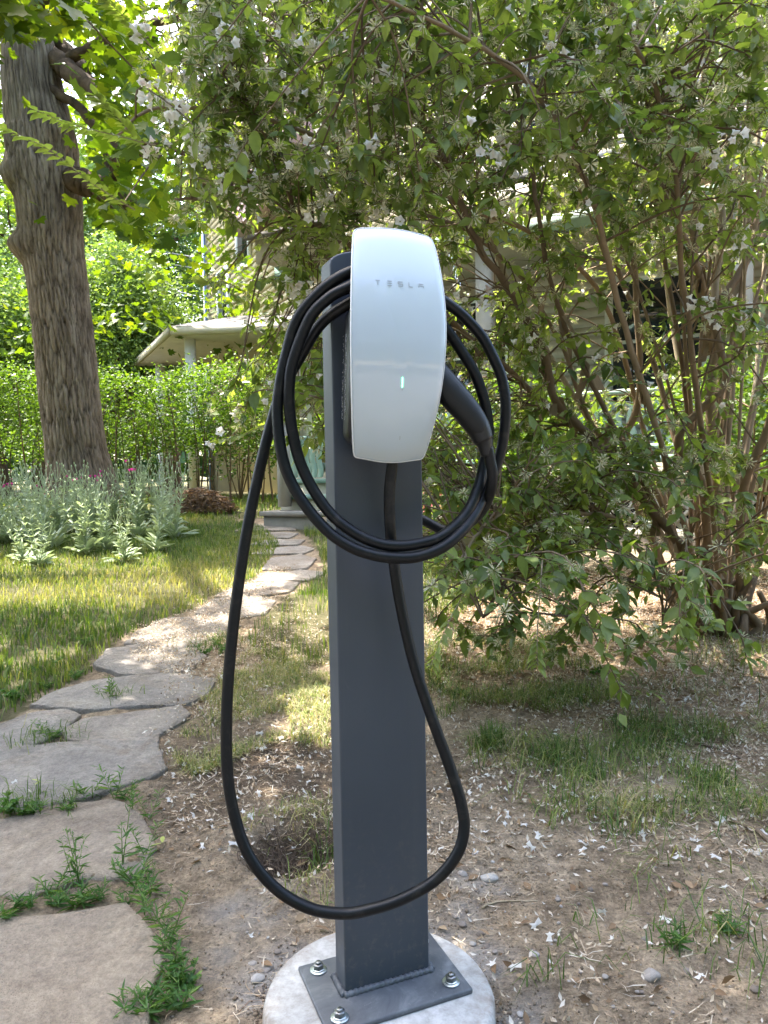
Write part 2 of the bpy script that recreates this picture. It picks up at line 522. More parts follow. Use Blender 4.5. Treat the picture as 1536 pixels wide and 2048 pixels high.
# metal, plastic, glass ------------------------------------------
m, nt, b = newmat('post_paint')
pos = coords(nt)
c = ramp(nt, noise(nt, 5, 4, .5, pos), [(.35, (.054, .064, .081)), (.65, (.062, .073, .092))])
sc = noise(nt, 22, 6, .75, pos, 1.5)
c = mixc(nt, ramp(nt, sc, [(.64, (0, 0, 0)), (.85, (.22, .22, .22))]), c, (.17, .175, .18))
stk = noise(nt, 30, 4, .6, coords(nt, 'Object', (1, 1, .035)))
c = mixc(nt, ramp(nt, stk, [(.5, (0, 0, 0)), (.8, (.14, .14, .14))]), c, (.12, .125, .125))
sx = nt.nodes.new('ShaderNodeSeparateXYZ'); nt.links.new(pos, sx.inputs[0])
foot = ramp(nt, sx.outputs[2], [(.0, (1, 1, 1)), (.34, (0, 0, 0))])
spl = mixc(nt, 1.0, foot, ramp(nt, noise(nt, 55, 6, .75, pos), [(.52, (0, 0, 0)), (.7, (.4, .4, .4))]), 'MULTIPLY')
c = mixc(nt, spl, c, (.22, .18, .145))
nt.links.new(c, b.inputs['Base Color'])
nt.links.new(ramp(nt, noise(nt, 9, 4, .6, pos), [(.3, (.42, .42, .42)), (.7, (.55, .55, .55))]), b.inputs['Roughness'])
bump(nt, b, noise(nt, 420, 2, .5, pos), .06, .001)
M['post'] = m

m, nt, b = newmat('plate_paint')
pos = coords(nt)
c = ramp(nt, noise(nt, 14, 6, .7, pos, .8), [(.3, (.055, .062, .075)), (.55, (.10, .108, .12)), (.75, (.20, .21, .225))])
c = mixc(nt, ramp(nt, noise(nt, 70, 5, .8, pos, 1.), [(.62, (0, 0, 0)), (.75, (.6, .6, .6))]), c, (.36, .35, .34))
nt.links.new(c, b.inputs['Base Color'])
b.inputs['Roughness'].default_value = .48
bump(nt, b, noise(nt, 60, 4, .6, pos), .15, .002)
M['plate'] = m
M['zinc'] = plain('zinc', (.62, .66, .67), (.45, .5, .5), .32, 90, metal=.9)
M['boltsteel'] = plain('bolt_steel', (.33, .34, .34), (.16, .165, .17), .35, 120, metal=.9)
m, nt, b = newmat('cable_rubber')
pos = geopos(nt)
c = ramp(nt, noise(nt, 26, 6, .75, pos, .8), [(.52, (.0045, .0052, .0068)), (.8, (.035, .031, .027))])
nt.links.new(c, b.inputs['Base Color'])
nt.links.new(ramp(nt, noise(nt, 30, 4, .6, pos), [(.3, (.36, .36, .36)), (.7, (.5, .5, .5))]), b.inputs['Roughness'])
b.inputs['Specular IOR Level'].default_value = .3
M['cable'] = m
M['black'] = plain('black_plastic', (.008, .0085, .0095), (.006, .0065, .007), .42, 40, 500, .12, .0006)
M['grip'] = plain('grip_plastic', (.006, .0065, .0075), (.0045, .005, .0055), .6, 60, 700, .25, .0008)
m, nt, b = newmat('white_glass')
b.inputs['Base Color'].default_value = (.575, .645, .71, 1)
b.inputs['Roughness'].default_value = .25
b.inputs['Coat Weight'].default_value = 1.0
b.inputs['Coat Roughness'].default_value = .012
b.inputs['Coat IOR'].default_value = 1.5
M['glass'] = m
M['rim'] = plain('glass_rim', (.83, .84, .85), (.8, .81, .82), .18)
M['print_grey'] = plain('grey_print', (.33, .36, .39), (.31, .34, .37), .3)
M['print_white'] = plain('white_print', (.55, .56, .57), (.4, .4, .4), .5)
m, nt, b = newmat('green_light')
b.inputs['Base Color'].default_value = (.3, .9, .45, 1)
b.inputs['Emission Color'].default_value = (.12, 1, .35, 1)
b.inputs['Emission Strength'].default_value = 1.1
M['led'] = m

# ------------------------------------------------------------------ ground sheet
LAWN = [(-900,960),(420,1030),(525,1055),(560,1090),(520,1150),(440,1192),(385,1222),(275,1262),(205,1305),(185,1345),(85,1400),(15,1440),(-300,1500),(-1500,1700)]
LAWN2 = [(560,1030),(1150,1010),(1200,1090),(1050,1180),(900,1240),(850,1260),(700,1320),(560,1335),(490,1290),(560,1200),(650,1150),(630,1085),(590,1060)]
LITTER = [(850,1220),(1000,1160),(1250,1130),(1800,1150),(2200,1500),(1800,1640),(1400,1560),(1150,1440),(950,1420),(850,1400)]

def soft(poly, x, y, z, amp=28):
    q = proj(np.c_[x, y, z])
    d = amp * 2 * (fbm(np.asarray(x) * 5, np.asarray(y) * 5, 40, 3) - .5)
    return inpoly(q[:, 0] + d, q[:, 1] + d * .5, poly)

xs = np.unique(np.r_[-400, -200, -100, np.arange(-60, -12, 4.), np.arange(-12, -4, .5), np.arange(-4, -1.5, .06), np.arange(-1.5, 1.9, .022), np.arange(1.9, 4.5, .06), np.arange(4.5, 12, .5), np.arange(12, 61, 4.), 100, 200, 400])
ys = np.unique(np.r_[-400, -200, -100, np.arange(-60, -8, 4.), np.arange(-8, .6, .3), np.arange(.7, 3.0, .022), np.arange(3.0, 9, .06), np.arange(9, 16, .3), np.arange(16, 62, 4.), 100, 200, 400])
GX, GY = np.meshgrid(xs, ys)
gx, gy = GX.ravel(), GY.ravel()
gzv = gz(gx, gy)
PADC = np.array([-.022, 1.178])
ny, nx = GX.shape
i = (np.arange(ny - 1)[:, None] * nx + np.arange(nx - 1)[None]).ravel()
me = mesh_np('ground', np.c_[gx, gy, gzv], np.c_[i, i + 1, i + nx + 1, i + nx], M['ground'], smooth=True)
front = gy > .75
def setattrf(name, val):
    a = me.attributes.new(name, 'FLOAT', 'POINT')
    a.data.foreach_set('value', np.asarray(val, np.float32))
lw = np.where(front & (soft(LAWN, gx, gy, gzv) | soft(LAWN2, gx, gy, gzv)), .85, 0.)
lw = np.where((gy > 8.3) | (gx < -3.5) & (gy > 2.5), .85, lw)
setattrf('lawn', np.where(front, lw, .5))
lt = np.where(front & soft(LITTER, gx, gy, gzv), .25 + .7 * fbm(gx * 4, gy * 4, 77, 3), 0.)
setattrf('litter', lt)
rr = np.hypot(gx - PADC[0], gy - PADC[1])
cem = np.clip(1.1 - np.abs(rr - .22) / .09, 0, 1) * np.clip((fbm(gx * 7, gy * 7, 91, 4) - .43) * 7, 0, 1)
c1 = gp(505, 1815); c2 = gp(950, 1790); c3 = gp(935, 1880)
for cc, s in ((c1, .10), (c2, .09), (c3, .06), (gp(420,1935), .07)):
    cem = np.maximum(cem, np.clip(1.3 - np.hypot(gx - cc[0], gy - cc[1]) / s, 0, 1) * np.clip((fbm(gx * 13, gy * 13, 95, 4) - .36) * 5, 0, 1))
setattrf('cement', cem * .62)
d1 = gp(560, 1540)
dm = np.clip(1.5 - np.hypot((gx - d1[0]) / .42, (gy - d1[1]) / .32), 0, 1) * (.35 + .6 * fbm(gx * 6, gy * 6, 33, 3))
dm = np.maximum(dm, .9 * np.exp(-(np.hypot((gx - HOLE[0]) / .12, (gy - HOLE[1]) / .09)) ** 3))  # soil colour goes darker in this patch and across the hole
setattrf('dark_soil', dm)
ground = tag(obj('ground', me), kind='structure')
# driveway under and behind the camera, unseen, added to cut bounce onto the glass
ma = plain('asphalt', (.115, .115, .118), (.07, .07, .072), .9, 40, 220, .5, .006)
mb = MB()
gxv = np.linspace(-30, 30, 61); gyv = np.linspace(-11, .45, 40)
XX, YY = np.meshgrid(gxv, gyv)
i = (np.arange(39)[:, None] * 61 + np.arange(60)[None]).ravel()
V = np.c_[XX.ravel(), YY.ravel(), np.interp(YY.ravel(), [-11, 0, .45], [-.16, -.05, -.045])]
tag(obj('unseen_driveway', mesh_np('unseen_driveway', V, np.c_[i, i + 1, i + 62, i + 61], ma, smooth=True)), kind='structure')

# flagstone path
path = empty('path', (0, 0, 0))
tag(path, kind='structure')
STONES = [
 (.95, [(-420,1850),(60,1852),(150,1842),(222,1830),(252,1852),(282,1908),(290,1945),(262,2010),(240,2100),(-420,2150)]),
 (.8, [(-420,1660),(0,1648),(90,1628),(200,1612),(262,1640),(278,1700),(248,1752),(130,1768),(40,1790),(-420,1815)]),
 (.15, [(-420,1520),(0,1508),(100,1497),(200,1490),(290,1487),(304,1545),(245,1572),(165,1596),(60,1620),(-420,1632)]),
 (.1, [(-260,1490),(0,1462),(25,1444),(60,1432),(112,1428),(134,1441),(100,1470),(60,1488),(0,1502),(-260,1512)]),
 (.3, [(142,1468),(172,1446),(240,1436),(300,1428),(352,1421),(362,1440),(310,1475),(235,1487),(155,1482)]),
 (.1, [(82,1414),(122,1390),(190,1368),(260,1360),(335,1356),(412,1366),(405,1388),(350,1413),(280,1414),(180,1421)]),
 (.15, [(200,1332),(228,1305),(290,1296),(378,1293),(402,1318),(372,1343),(300,1350),(250,1350)]),
 (.2, [(264,1288),(282,1268),(332,1243),(400,1239),(455,1241),(470,1256),(430,1272),(392,1289),(330,1290)]),
 (.3, [(400,1228),(430,1204),(500,1193),(542,1206),(522,1230),(452,1238)]),
 (.3, [(440,1195),(472,1179),(540,1165),(592,1169),(572,1187),(500,1195)]),
 (.3, [(515,1164),(540,1151),(600,1144),(642,1148),(612,1163)]),
 (.2, [(530,1140),(545,1120),(600,1112),(628,1120),(610,1139)]),
 (.2, [(508,1110),(530,1101),(600,1095),(622,1100),(600,1109)]),
 (.2, [(498,1092),(530,1083),(560,1081),(604,1083),(590,1091)]),
 (.2, [(494,1078),(530,1069),(560,1067),(590,1069),(575,1077)]),
 (.5, [(470,1064),(500,1053),(545,1049),(590,1051),(585,1062)]),
]
for k, (tn, poly) in enumerate(STONES):
    W = np.array([gp(*p)[:2] for p in poly])
    if np.cross(W[1] - W[0], W[2] - W[1]) < 0 or True:
        a = 0.5 * np.sum(W[:, 0] * np.roll(W[:, 1], -1) - np.roll(W[:, 0], -1) * W[:, 1])
        if a < 0: W = W[::-1]
    # densify and roughen outline
    D = []
    for i in range(len(W)):
        p, q = W[i], W[(i + 1) % len(W)]
        n = max(2, min(10, int(np.linalg.norm(q - p) / .035)))
        for t in np.linspace(0, 1, n, endpoint=False): D.append(p + (q - p) * t)
    D = np.array(D)
    D += .028 * (np.c_[fbm(D[:, 0] * 22, D[:, 1] * 22, 5 + k, 3), fbm(D[:, 0] * 22, D[:, 1] * 22, 60 + k, 3)] - .5)
    c = D.mean(0)
    D = c + (D - c) * (1 + .035 / max(.12, np.abs(D - c).mean()) * .55)
    mb = MB()
    rings = [(1.0, -.06), (1.0, .004), (1.0, .0065), (.994, .0105), (.985, .0118), (.8, .0125), (.55, .013), (.25, .0125)]
    n = len(D)
    V = []
    for f, h in rings:
        P = c + (D - c) * f
        zz = gz0(P[:, 0], P[:, 1]) + h + .010 * (fbm(P[:, 0] * 9, P[:, 1] * 9, 200 + k, 4) - .5) + random.Random(k).uniform(-.002, .004)
        V.append(np.c_[P, zz])
    V.append(np.r_[c, gz0(*c) + .0125][None])
    q = [(r * n + i, r * n + (i + 1) % n, (r + 1) * n + (i + 1) % n, (r + 1) * n + i) for r in range(len(rings) - 1) for i in range(n)]
    r = (len(rings) - 1) * n
    mb.add(np.vstack(V), q, [(r + i, r + (i + 1) % n, r + n) for i in range(n)], tint=tn)
    mb.build('flagstone', M['stone'], path, smooth=True)

# ------------------------------------------------------------------ pedestal
YAW = .3878
PA = np.array([-.0766, 1.1601])
PW = np.array([math.cos(YAW), math.sin(YAW)]); PN = np.array([math.sin(YAW), -math.cos(YAW)])
PC = PA + .076 * PW                      # middle of the post's front face
pad = empty('concrete_footing', (PADC[0], PADC[1], -.0095))
tag(pad, 'round pale concrete footing under the grey charger post', 'footing')
n = 96
mb = MB()
ang = np.arange(n) * 2 * math.pi / n
rings = [(.192, -.13), (.191, -.03), (.1895, -.012), (.186, -.004), (.181, 0), (.12, .0006), (.05, 0)]
V = []
for r, z in rings:
    wob = 1 + .012 * (vnoise(ang * 3 + 5, ang * 0 + 1, 3) - .5)
    V.append(np.c_[r * wob * np.cos(ang), r * wob * np.sin(ang), np.full(n, z)])
V.append(np.zeros((1, 3)))
q = [(r * n + i, r * n + (i + 1) % n, (r + 1) * n + (i + 1) % n, (r + 1) * n + i) for r in range(len(rings) - 1) for i in range(n)]
r = (len(rings) - 1) * n
mb.add(np.vstack(V), q, [(r + i, r + (i + 1) % n, r + n) for i in range(n)])
mb.build('concrete_disc', M['concrete'], pad, True)

ped = empty('charger_post', (PC[0], PC[1], 0), YAW)   # local x along the face, local -y outwards
tag(ped, 'dark grey rectangular steel post bolted to the concrete footing', 'post')
# post: rectangular tube with arched top
mb = MB()
prof = [(-.076, 0), (-.076, 1.172)]
for t in np.linspace(0, math.pi, 17)[1:-1]:
    prof.append((-.076 * math.cos(t), 1.172 + .026 * math.sin(t) ** .8))
prof += [(.076, 1.172), (.076, 0)]
prof = np.array(prof)
k = len(prof)
V = np.vstack([np.c_[prof[:, 0], np.zeros(k), prof[:, 1]], np.c_[prof[:, 0], np.full(k, .0485), prof[:, 1]]])
me = bpy.data.meshes.new('post')
me.from_pydata([tuple(v) for v in V], [], [tuple(range(k - 1, -1, -1)), tuple(range(k, 2 * k))] + [(i, i + 1, k + i + 1, k + i) for i in range(k - 1)] + [(k - 1, 0, k, 2 * k - 1)])
me.materials.append(M['post'])
bevel(obj('post', me, ped), .003, 3, 60)
mb = MB()
mb.box((-.128, -.07, -.0095), (.122, .10, 0))
bevel(mb.build('base_plate', M['plate'], ped), .003, 2)
# weld bead
for a, b in (((-.079, -.003), (.081, -.003)), ((-.079, .05), (-.079, -.004)), ((.079, -.003), (.079, .05))):
    P = np.linspace(0, 1, 60)[:, None] * (np.array(b) - np.array(a)) + np.array(a)
    P = np.c_[P, np.full(60, .0015)]
    R = .0052 + .0011 * np.sin(np.arange(60) * 1.9) + .001 * rng.random(60)
    R[0] *= .8; R[-1] *= .9
    MB().tube(P, R, 8).build('weld_bead', M['plate'], ped, True)
def ngon(r, n, a0=0):
    return [(r * math.cos(a0 + i * 2 * math.pi / n), r * math.sin(a0 + i * 2 * math.pi / n)) for i in range(n)]
bolt0 = None
for k, (bx, by) in enumerate([(-.0986, .0747), (.095, -.0428), (-.101, -.0448), (.095, .0747)]):
    bo = MB().prism(ngon(.0092, 6, .3 + k), .004, .0125, .0012).build('bolt_head', M['boltsteel'], ped)
    bo.location = (bx, by, 0)
    w = MB().prism(ngon(.0145, 28), 0.0004, .0028, .0006).build('washer', M['zinc'], bo, False)
    w2 = MB().prism(ngon(.0105, 24), .0026, .0048, .0006).build('lock_washer', M['zinc'], bo, False)
    MB().prism(ngon(.0052, 16), .012, .0165, .0012).build('bolt_end', M['boltsteel'], bo, False)

# ------------------------------------------------------------------ charger
ZC, UC, N0, CT, CU, WM, WT, BB, HH, ET, EB, RO, DY = 1.0394, .0054, .1065, .0443, .0071, .0739, .0036, .0151, .1766, .0059, .0099, .0381, .0997
def face_w(t): return WM + WT * t - BB * t * t
def cworld(du, dz, n):
    """charger local (across, up, outwards) -> world"""
    du, dz, n = np.asarray(du, float), np.asarray(dz, float), np.asarray(n, float)
    u = du * math.cos(RO) + dz * math.sin(RO)
    z = ZC - du * math.sin(RO) + dz * math.cos(RO)
    u2 = UC + u * math.cos(DY) - n * math.sin(DY)
    n2 = n * math.cos(DY) + u * math.sin(DY)
    xy = PC + np.multiply.outer(u2, PW) + np.multiply.outer(n2, PN)
    return np.concatenate([xy, np.asarray(z)[..., None]], -1)
def face_n(du, dz):
    t = np.asarray(dz) / HH
    s = np.asarray(du) / face_w(np.clip(t, -1, 1))
    return N0 - CT * t * t - CU * s * s
def face(du, dz, off=0.0):
    return cworld(du, dz, face_n(du, dz) + off)
def face_px(px, py):
    q = np.array([0., 0.])
    for _ in range(30):
        f0 = proj(face(q[0], q[1])[None])[0] - (px, py)
        J = np.array([(proj(face(q[0] + 1e-4, q[1])[None])[0] - (px, py) - f0) / 1e-4, (proj(face(q[0], q[1] + 1e-4)[None])[0] - (px, py) - f0) / 1e-4]).T
        q = q - np.linalg.solve(J, f0)
    return q
# outline with rounded corners, ccw seen from the front (u right, z up)
def outline(inset=0.0, rc=.016):
    raw = []
    for t in np.linspace(-1, 1, 41): raw.append((face_w(t), HH * t))
    ww = face_w(1)
    for s in np.linspace(1, -1, 21): raw.append((ww * s, HH - ET * s * s))
    for t in np.linspace(1, -1, 41): raw.append((-face_w(t), HH * t))
    ww = face_w(-1)
    for s in np.linspace(-1, 1, 21): raw.append((ww * s, -(HH - EB * s * s)))
    # polar resample of a rounded version
    P = np.array(raw)
    K = 160
    # arc-length resample then smooth for rounding
    d = np.r_[0, np.cumsum(np.linalg.norm(np.diff(np.vstack([P, P[:1]]), axis=0), axis=1))]
    s = np.linspace(0, d[-1], 480, endpoint=False)
    Q = np.c_[np.interp(s, d, np.r_[P[:, 0], P[0, 0]]), np.interp(s, d, np.r_[P[:, 1], P[0, 1]])]
    top = HH - ET; bot = HH - EB
    for it in range(90):
        Q = (np.roll(Q, 1, 0) + 2 * Q + np.roll(Q, -1, 0)) / 4
    Q = Q[::3]
    T = np.roll(Q, -1, 0) - np.roll(Q, 1, 0)
    T /= np.linalg.norm(T, axis=1)[:, None]
    return Q + np.c_[-T[:, 1], T[:, 0]] * inset
ch = empty('ev_charger', (PC[0], PC[1], .86))
tag(ch, 'white glass wall charger with coiled black cable mounted on the grey post', 'charger')
CHL = np.array([PC[0], PC[1], .86])
def cbuild(mb, name, mat, parent=None, smooth=True):
    for i in range(len(mb.v)): mb.v[i] = mb.v[i] - CHL
    return mb.build(name, mat, ch if parent is None else parent, smooth)
def shell(fr, offs, depthfn=None, cap=True):
    """grid from outline scaled rings: fr list of inset, offs list of n offsets relative to the face"""
    V, q, t = [], [], []
    n = None
    for ins, of in zip(fr, offs):
        Q = outline(ins)
        n = len(Q)
        V.append(face(Q[:, 0], Q[:, 1], of))
    R = len(fr)
    q = [(r * n + i, r * n + (i + 1) % n, (r + 1) * n + (i + 1) % n, (r + 1) * n + i) for r in range(R - 1) for i in range(n)]
    # fill: scaled rings to the centre, following the surface
    Q = outline(fr[-1])
    base = (R - 1) * n
    cnt = R * n
    cols = [base]
    for f in (.88, .74, .58, .4, .22):
        P = Q * f
        V.append(face(P[:, 0], P[:, 1], offs[-1]))
        q += [(cols[-1] + i, cols[-1] + (i + 1) % n, cnt + (i + 1) % n, cnt + i) for i in range(n)]
        cols.append(cnt); cnt += n
    V.append(face(np.array([0.]), np.array([0.]), offs[-1]))
    t = [(cols[-1] + i, cols[-1] + (i + 1) % n, cnt) for i in range(n)]
    return np.vstack(V), q, t
fp = cbuild(MB().add(*shell([.0035, .0022, .002, .0022, .003], [-.006, -.004, -.002, -.0006, 0])), 'faceplate', M['glass'])
# thin white rim and dark gap behind the glass
V, q = [], []
for ins, of in ((.0052, -.0045), (.0006, -.0058), (0, -.0022), (.0004, -.0002), (.0012, .0001), (.0018, -.0008), (.0020, -.003)):
    Q = outline(ins)
    V.append(face(Q[:, 0], Q[:, 1], of))
nn = len(Q)
q = [(r * nn + i, r * nn + (i + 1) % nn, (r + 1) * nn + (i + 1) % nn, (r + 1) * nn + i) for r in range(6) for i in range(nn)]
cbuild(MB().add(np.vstack(V), q), 'rim', M['rim'], fp)
# black housing: lower wide body, narrow hub above, back pad
def housing(sections):
    """sections: list of (n depth or None=glass back, polygon (k,2))"""
    V = []
    for nd, P in sections:
        P = np.asarray(P)
        if nd is None: V.append(face(P[:, 0], P[:, 1], -.0065))
        else: V.append(cworld(P[:, 0], P[:, 1], np.full(len(P), nd)))
    n = len(sections[0][1])
    q = [(r * n + i, (r + 1) * n + i, (r + 1) * n + (i + 1) % n, r * n + (i + 1) % n) for r in range(len(sections) - 1) for i in range(n)]
    c0 = V[0].mean(0); c1 = V[-1].mean(0)
    m = len(sections) * n
    t = [(i, (i + 1) % n, m) for i in range(n)] + [((len(sections) - 1) * n + (i + 1) % n, (len(sections) - 1) * n + i, m + 1) for i in range(n)]
    return np.vstack(V + [c0[None], c1[None]]), q, t
def rr(x0, x1, y0, y1, r, n=6):
    P = []
    for cx, cy, a in ((x1 - r, y1 - r, 0), (x0 + r, y1 - r, 90), (x0 + r, y0 + r, 180), (x1 - r, y0 + r, 270)):
        for k in range(n): P.append((cx + r * math.cos(math.radians(a + 90 * k / (n - 1))), cy + r * math.sin(math.radians(a + 90 * k / (n - 1)))))
    return np.array(P)
lowA = rr(-.061, .061, -.142, .052, .018)
lowB = rr(-.066, .066, -.150, .060, .02)
lowC = rr(-.064, .064, -.150, .062, .02)
cbuild(MB().add(*housing([(None, lowC), (.052, lowB), (.03, lowB), (.012, lowA), (.001, lowA)])), 'housing', M['black'])
cbuild(MB().add(*housing([(None, rr(-.03, .03, .05, .12, .012)), (.001, rr(-.036, .036, .05, .1, .012))])), 'cable_hub', M['black'])
bpl = cbuild(MB().add(*housing([(None, outline(.007)[::4]), (.06, outline(.010)[::4])])), 'back_shell', M['black'])
# side label: rows of small white print on the left side of the housing
mb = MB()
lr = random.Random(3)
for rowi, nd in enumerate((.0195, .0245, .036, .041)):
    z = .018
    while z > -.112:
        L = lr.choice([.0012, .0012, .0014, .0026])
        wd = lr.uniform(.0016, .0034)
        if lr.random() < .78:
            u = -.0664 if .012 < nd < .06 else -.066
            V = cworld([u, u, u, u], [z, z - L, z - L, z], [nd, nd, nd + wd, nd + wd])
            mb.add(V, [(0, 1, 2, 3)])
        z -= L + lr.choice([.0007, .0009, .0012, .0042])
cbuild(mb, 'side_label', M['print_white'], None, False)
# lettering
def strip(mb, pts, wdt):
    """pts in face du,dz polyline drawn as butted bars"""
    for (a, b) in zip(pts[:-1], pts[1:]):
        a, b = np.array(a), np.array(b)
        d = (b - a) / np.linalg.norm(b - a); s = np.array([-d[1], d[0]]) * wdt / 2
        P = np.array([a - s, b - s, b + s, a + s])
        mb.add(face(P[:, 0], P[:, 1], .0004), [(0, 1, 2, 3)])
LET = {'T': [[(0, 1), (1, 1)], [(.5, .82), (.5, 0)]], 'E': [[(0, 1), (1, 1)], [(0, .5), (1, .5)], [(0, 0), (1, 0)]],
       'S': [[(1, 1), (0, 1), (0, .5), (1, .5), (1, 0), (0, 0)]], 'L': [[(0, 1), (0, 0), (1, 0)]],
       'A': [[(0, 1), (1, 1)], [(0, 0), (0, .5), (1, .5), (1, 0)]]}
mb = MB()
for chv, (xa, ya, xb, yb) in zip('TESLA', [(751, 560.5, 760, 570), (774.5, 562, 784, 571.5), (796, 563.5, 805.5, 573), (817.5, 565, 825.5, 574.5), (837, 568, 847, 576.5)]):
    A, Bc = face_px(xa, ya), face_px(xb, yb)
    if chv == 'T': Bc = Bc + 0
    x0, x1, z1, z0 = A[0], Bc[0], A[1], Bc[1]
    for pl in LET[chv]:
        strip(mb, [(x0 + (x1 - x0) * p, z0 + (z1 - z0) * qv) for p, qv in pl], .00125)
cbuild(mb, 'lettering', M['print_grey'], fp, False)
a, b, c_ = face_px(805, 755), face_px(804.4, 775), face_px(799.5, 880)
mb = MB(); strip(mb, [a, b], .0014); cbuild(mb, 'status_light', M['led'], fp, False)
mb = MB(); strip(mb, [b, c_], .0009); cbuild(mb, 'light_slot', M['print_grey'], fp, False)

# cable: one long run, drawn through its visible strands
CAB = [(786,905,1.148),(784,935,1.148),(779,985,1.152),(780,1050,1.155),(787,1120,1.155),(801,1210,1.152),(826,1320,1.145),(860,1425,1.135),(900,1535,1.125),(922,1605,1.115),(928,1660,1.105),(912,1712,1.095),(868,1762,1.088),(800,1800,1.082),(735,1820,1.08),(685,1827,1.08),(618,1816,1.08),(553,1778,1.085),(500,1715,1.09),(470,1635,1.10),(455,1545,1.11),(453,1440,1.12),(459,1330,1.13),(473,1200,1.14),(494,1060,1.15),(519,940,1.16),(540,855,1.168),(562,785,1.17),(598,718,1.17),(640,650,1.163),(690,612,1.148),
 # over the hub, hidden, to the inner right strand
 (750,586,1.150),(820,598,1.172),(865,628,1.182),(898,666,1.188),(924,704,1.19),(947,742,1.19),(963,783,1.192),(974,828,1.195),(977,872,1.195),(969,920,1.188),(956,976,1.172),(931,1029,1.152),(884,1072,1.128),(836,1088,1.115),(789,1092,1.108),(745,1083,1.108),(700,1060,1.11),(658,1024,1.115),(620,968,1.12),(595,908,1.124),(580,830,1.125),(579,765,1.125),(589,712,1.125),(620,636,1.125),(655,598,1.124),(690,578,1.124),
 # over the hub again to the outer right strand
 (750,556,1.132),(820,566,1.155),(860,584,1.172),(894,607,1.185),(924,630,1.19),(962,671,1.195),(985,712,1.195),(1003,755,1.195),(1011,805,1.195),(1009,859,1.197),(1001,905,1.20),(988,945,1.198),(968,990,1.182),(940,1042,1.15),(905,1080,1.125),(868,1103,1.112),(825,1115,1.104),(780,1115,1.10),(740,1108,1.10),(700,1093,1.102),(655,1062,1.108),(610,1010,1.113),(578,955,1.118),(562,900,1.122),(555,830,1.128),(559,775,1.13),(572,712,1.132),(594,640,1.132),(640,583,1.132),(690,549,1.135),
 # behind the glass, round the right of the post and down its back to the handle lead
 (740,536,1.142),(800,548,1.165),(845,590,1.195),(868,650,1.235),(862,720,1.275),(835,800,1.295),(800,880,1.30),(788,960,1.30),(812,1020,1.295),(850,1042,1.285),(893,1062,1.268),(930,1052,1.248),(963,1022,1.205),(980,985,1.170),(985,950,1.158),(980,920,1.155),(975,895,1.152)]
P = catmull([at(*p) for p in CAB], 9)
mb = MB().tube(P, .0088, 16)
cable = cbuild(mb, 'cable', M['cable'])
# handle
HP = [(800,676,1.168),(835,712,1.160),(887,769,1.150),(915,801,1.148),(939,830,1.148),(956,856,1.150),(967,881,1.152)]
HR = [.0225,.0235,.0232,.0225,.0212,.0190,.0156]
Pp = np.array([at(*p) for p in HP])
Ph = catmull(Pp, 6)
Rh = np.interp(np.arange(len(Ph)) / 6., np.arange(len(HR)), HR)
hd = cbuild(MB().tube(Ph, Rh, 28), 'handle', M['black'])
C2 = catmull([at(966,879,1.152), at(970,890,1.153), at(974,911,1.155)], 5)
cbuild(MB().tube(C2, np.linspace(.0152, .0096, len(C2)), 24), 'strain_relief', M['black'], hd)
cbuild(MB().tube(C2[:2] + (C2[0] - C2[1]) * .2, .01545, 24), 'seam_ring', M['grip'], hd)
# grip inset: raised pad on the side of the handle facing the camera
gv, gq = [], []
T = np.gradient(Ph, axis=0); T /= np.linalg.norm(T, axis=1)[:, None]
i0, i1 = 9, len(Ph) - 5
rows = np.linspace(i0, i1, 26)
nc = 11
for r_ in rows:
    k0 = int(r_); f = r_ - k0; k1 = min(k0 + 1, len(Ph) - 1)
    Pc = Ph[k0] * (1 - f) + Ph[k1] * f; tt = T[k0]; rad = Rh[k0] * (1 - f) + Rh[k1] * f
    vw = np.array([0, 0, CH]) - Pc; vw -= tt * (vw @ tt); vw /= np.linalg.norm(vw)
    sd = np.cross(tt, vw)
    s = (r_ - i0) / (i1 - i0)
    wdt = math.radians(52) * math.sqrt(max(0.0, 1 - max(0, (s - .8) / .2) ** 2)) 
    for a in np.linspace(-1, 1, nc):
        an = a * wdt + math.radians(-8)
        e = .0011 * (1 - abs(a) ** 6) if 0 < s < 1 else 0
        gv.append(Pc + (rad + e - .0002) * (math.cos(an) * vw + math.sin(an) * sd))
gq = [(r * nc + c, r * nc + c + 1, (r + 1) * nc + c + 1, (r + 1) * nc + c) for r in range(len(rows) - 1) for c in range(nc - 1)]
cbuild(MB().add(gv, gq), 'grip_pad', M['grip'], hd)

# ------------------------------------------------------------------ sunlit openings: (point, radius) kept clear of leaves on the way to the sun
GAPS = []
def gap(px, py, r, dz=0.0, Y=None):
    p = gp(px, py) if Y is None else at(px, py, Y)
    GAPS.append((p + (0, 0, dz), r))
for px in (-60, 40, 140, 240, 330, 420, 480): gap(px, 1195 - .07 * max(0, px), .34)
for px in (60, 160, 260): gap(px, 1130, .36, .1)
for px in (20, 90, 170, 240, 310): gap(px, 1010, .55, .3)
for px in (930, 1000, 1070): gap(px, 1165, .22)
for px in (1480, 1560): gap(px, 1330, .15)
for px in np.arange(60, 760, 55): gap(px, 712, .55, 0, 10.6)
for a_ in ((450, 560, 19), (500, 500, 18), (530, 600, 17), (480, 620, 18.5)): gap(a_[0], a_[1], 1.1, 0, a_[2])
for px in (900, 990, 1080, 1170, 1260, 1350, 1450): gap(px, 1125, .26)
gap(600, 1010, .35); gap(540, 1010, .3); gap(450,1015,.3)
def lit_keep(P, strength=1.0, r=rng):
    keep = np.ones(len(P), bool)
    for c, rad in GAPS:
        d = P - c
        t = d @ SD
        dist = np.linalg.norm(d - t[:, None] * SD, axis=1)
        keep &= ~((t > .6) & (dist < rad) & (r.random(len(P)) < strength))
    return keep

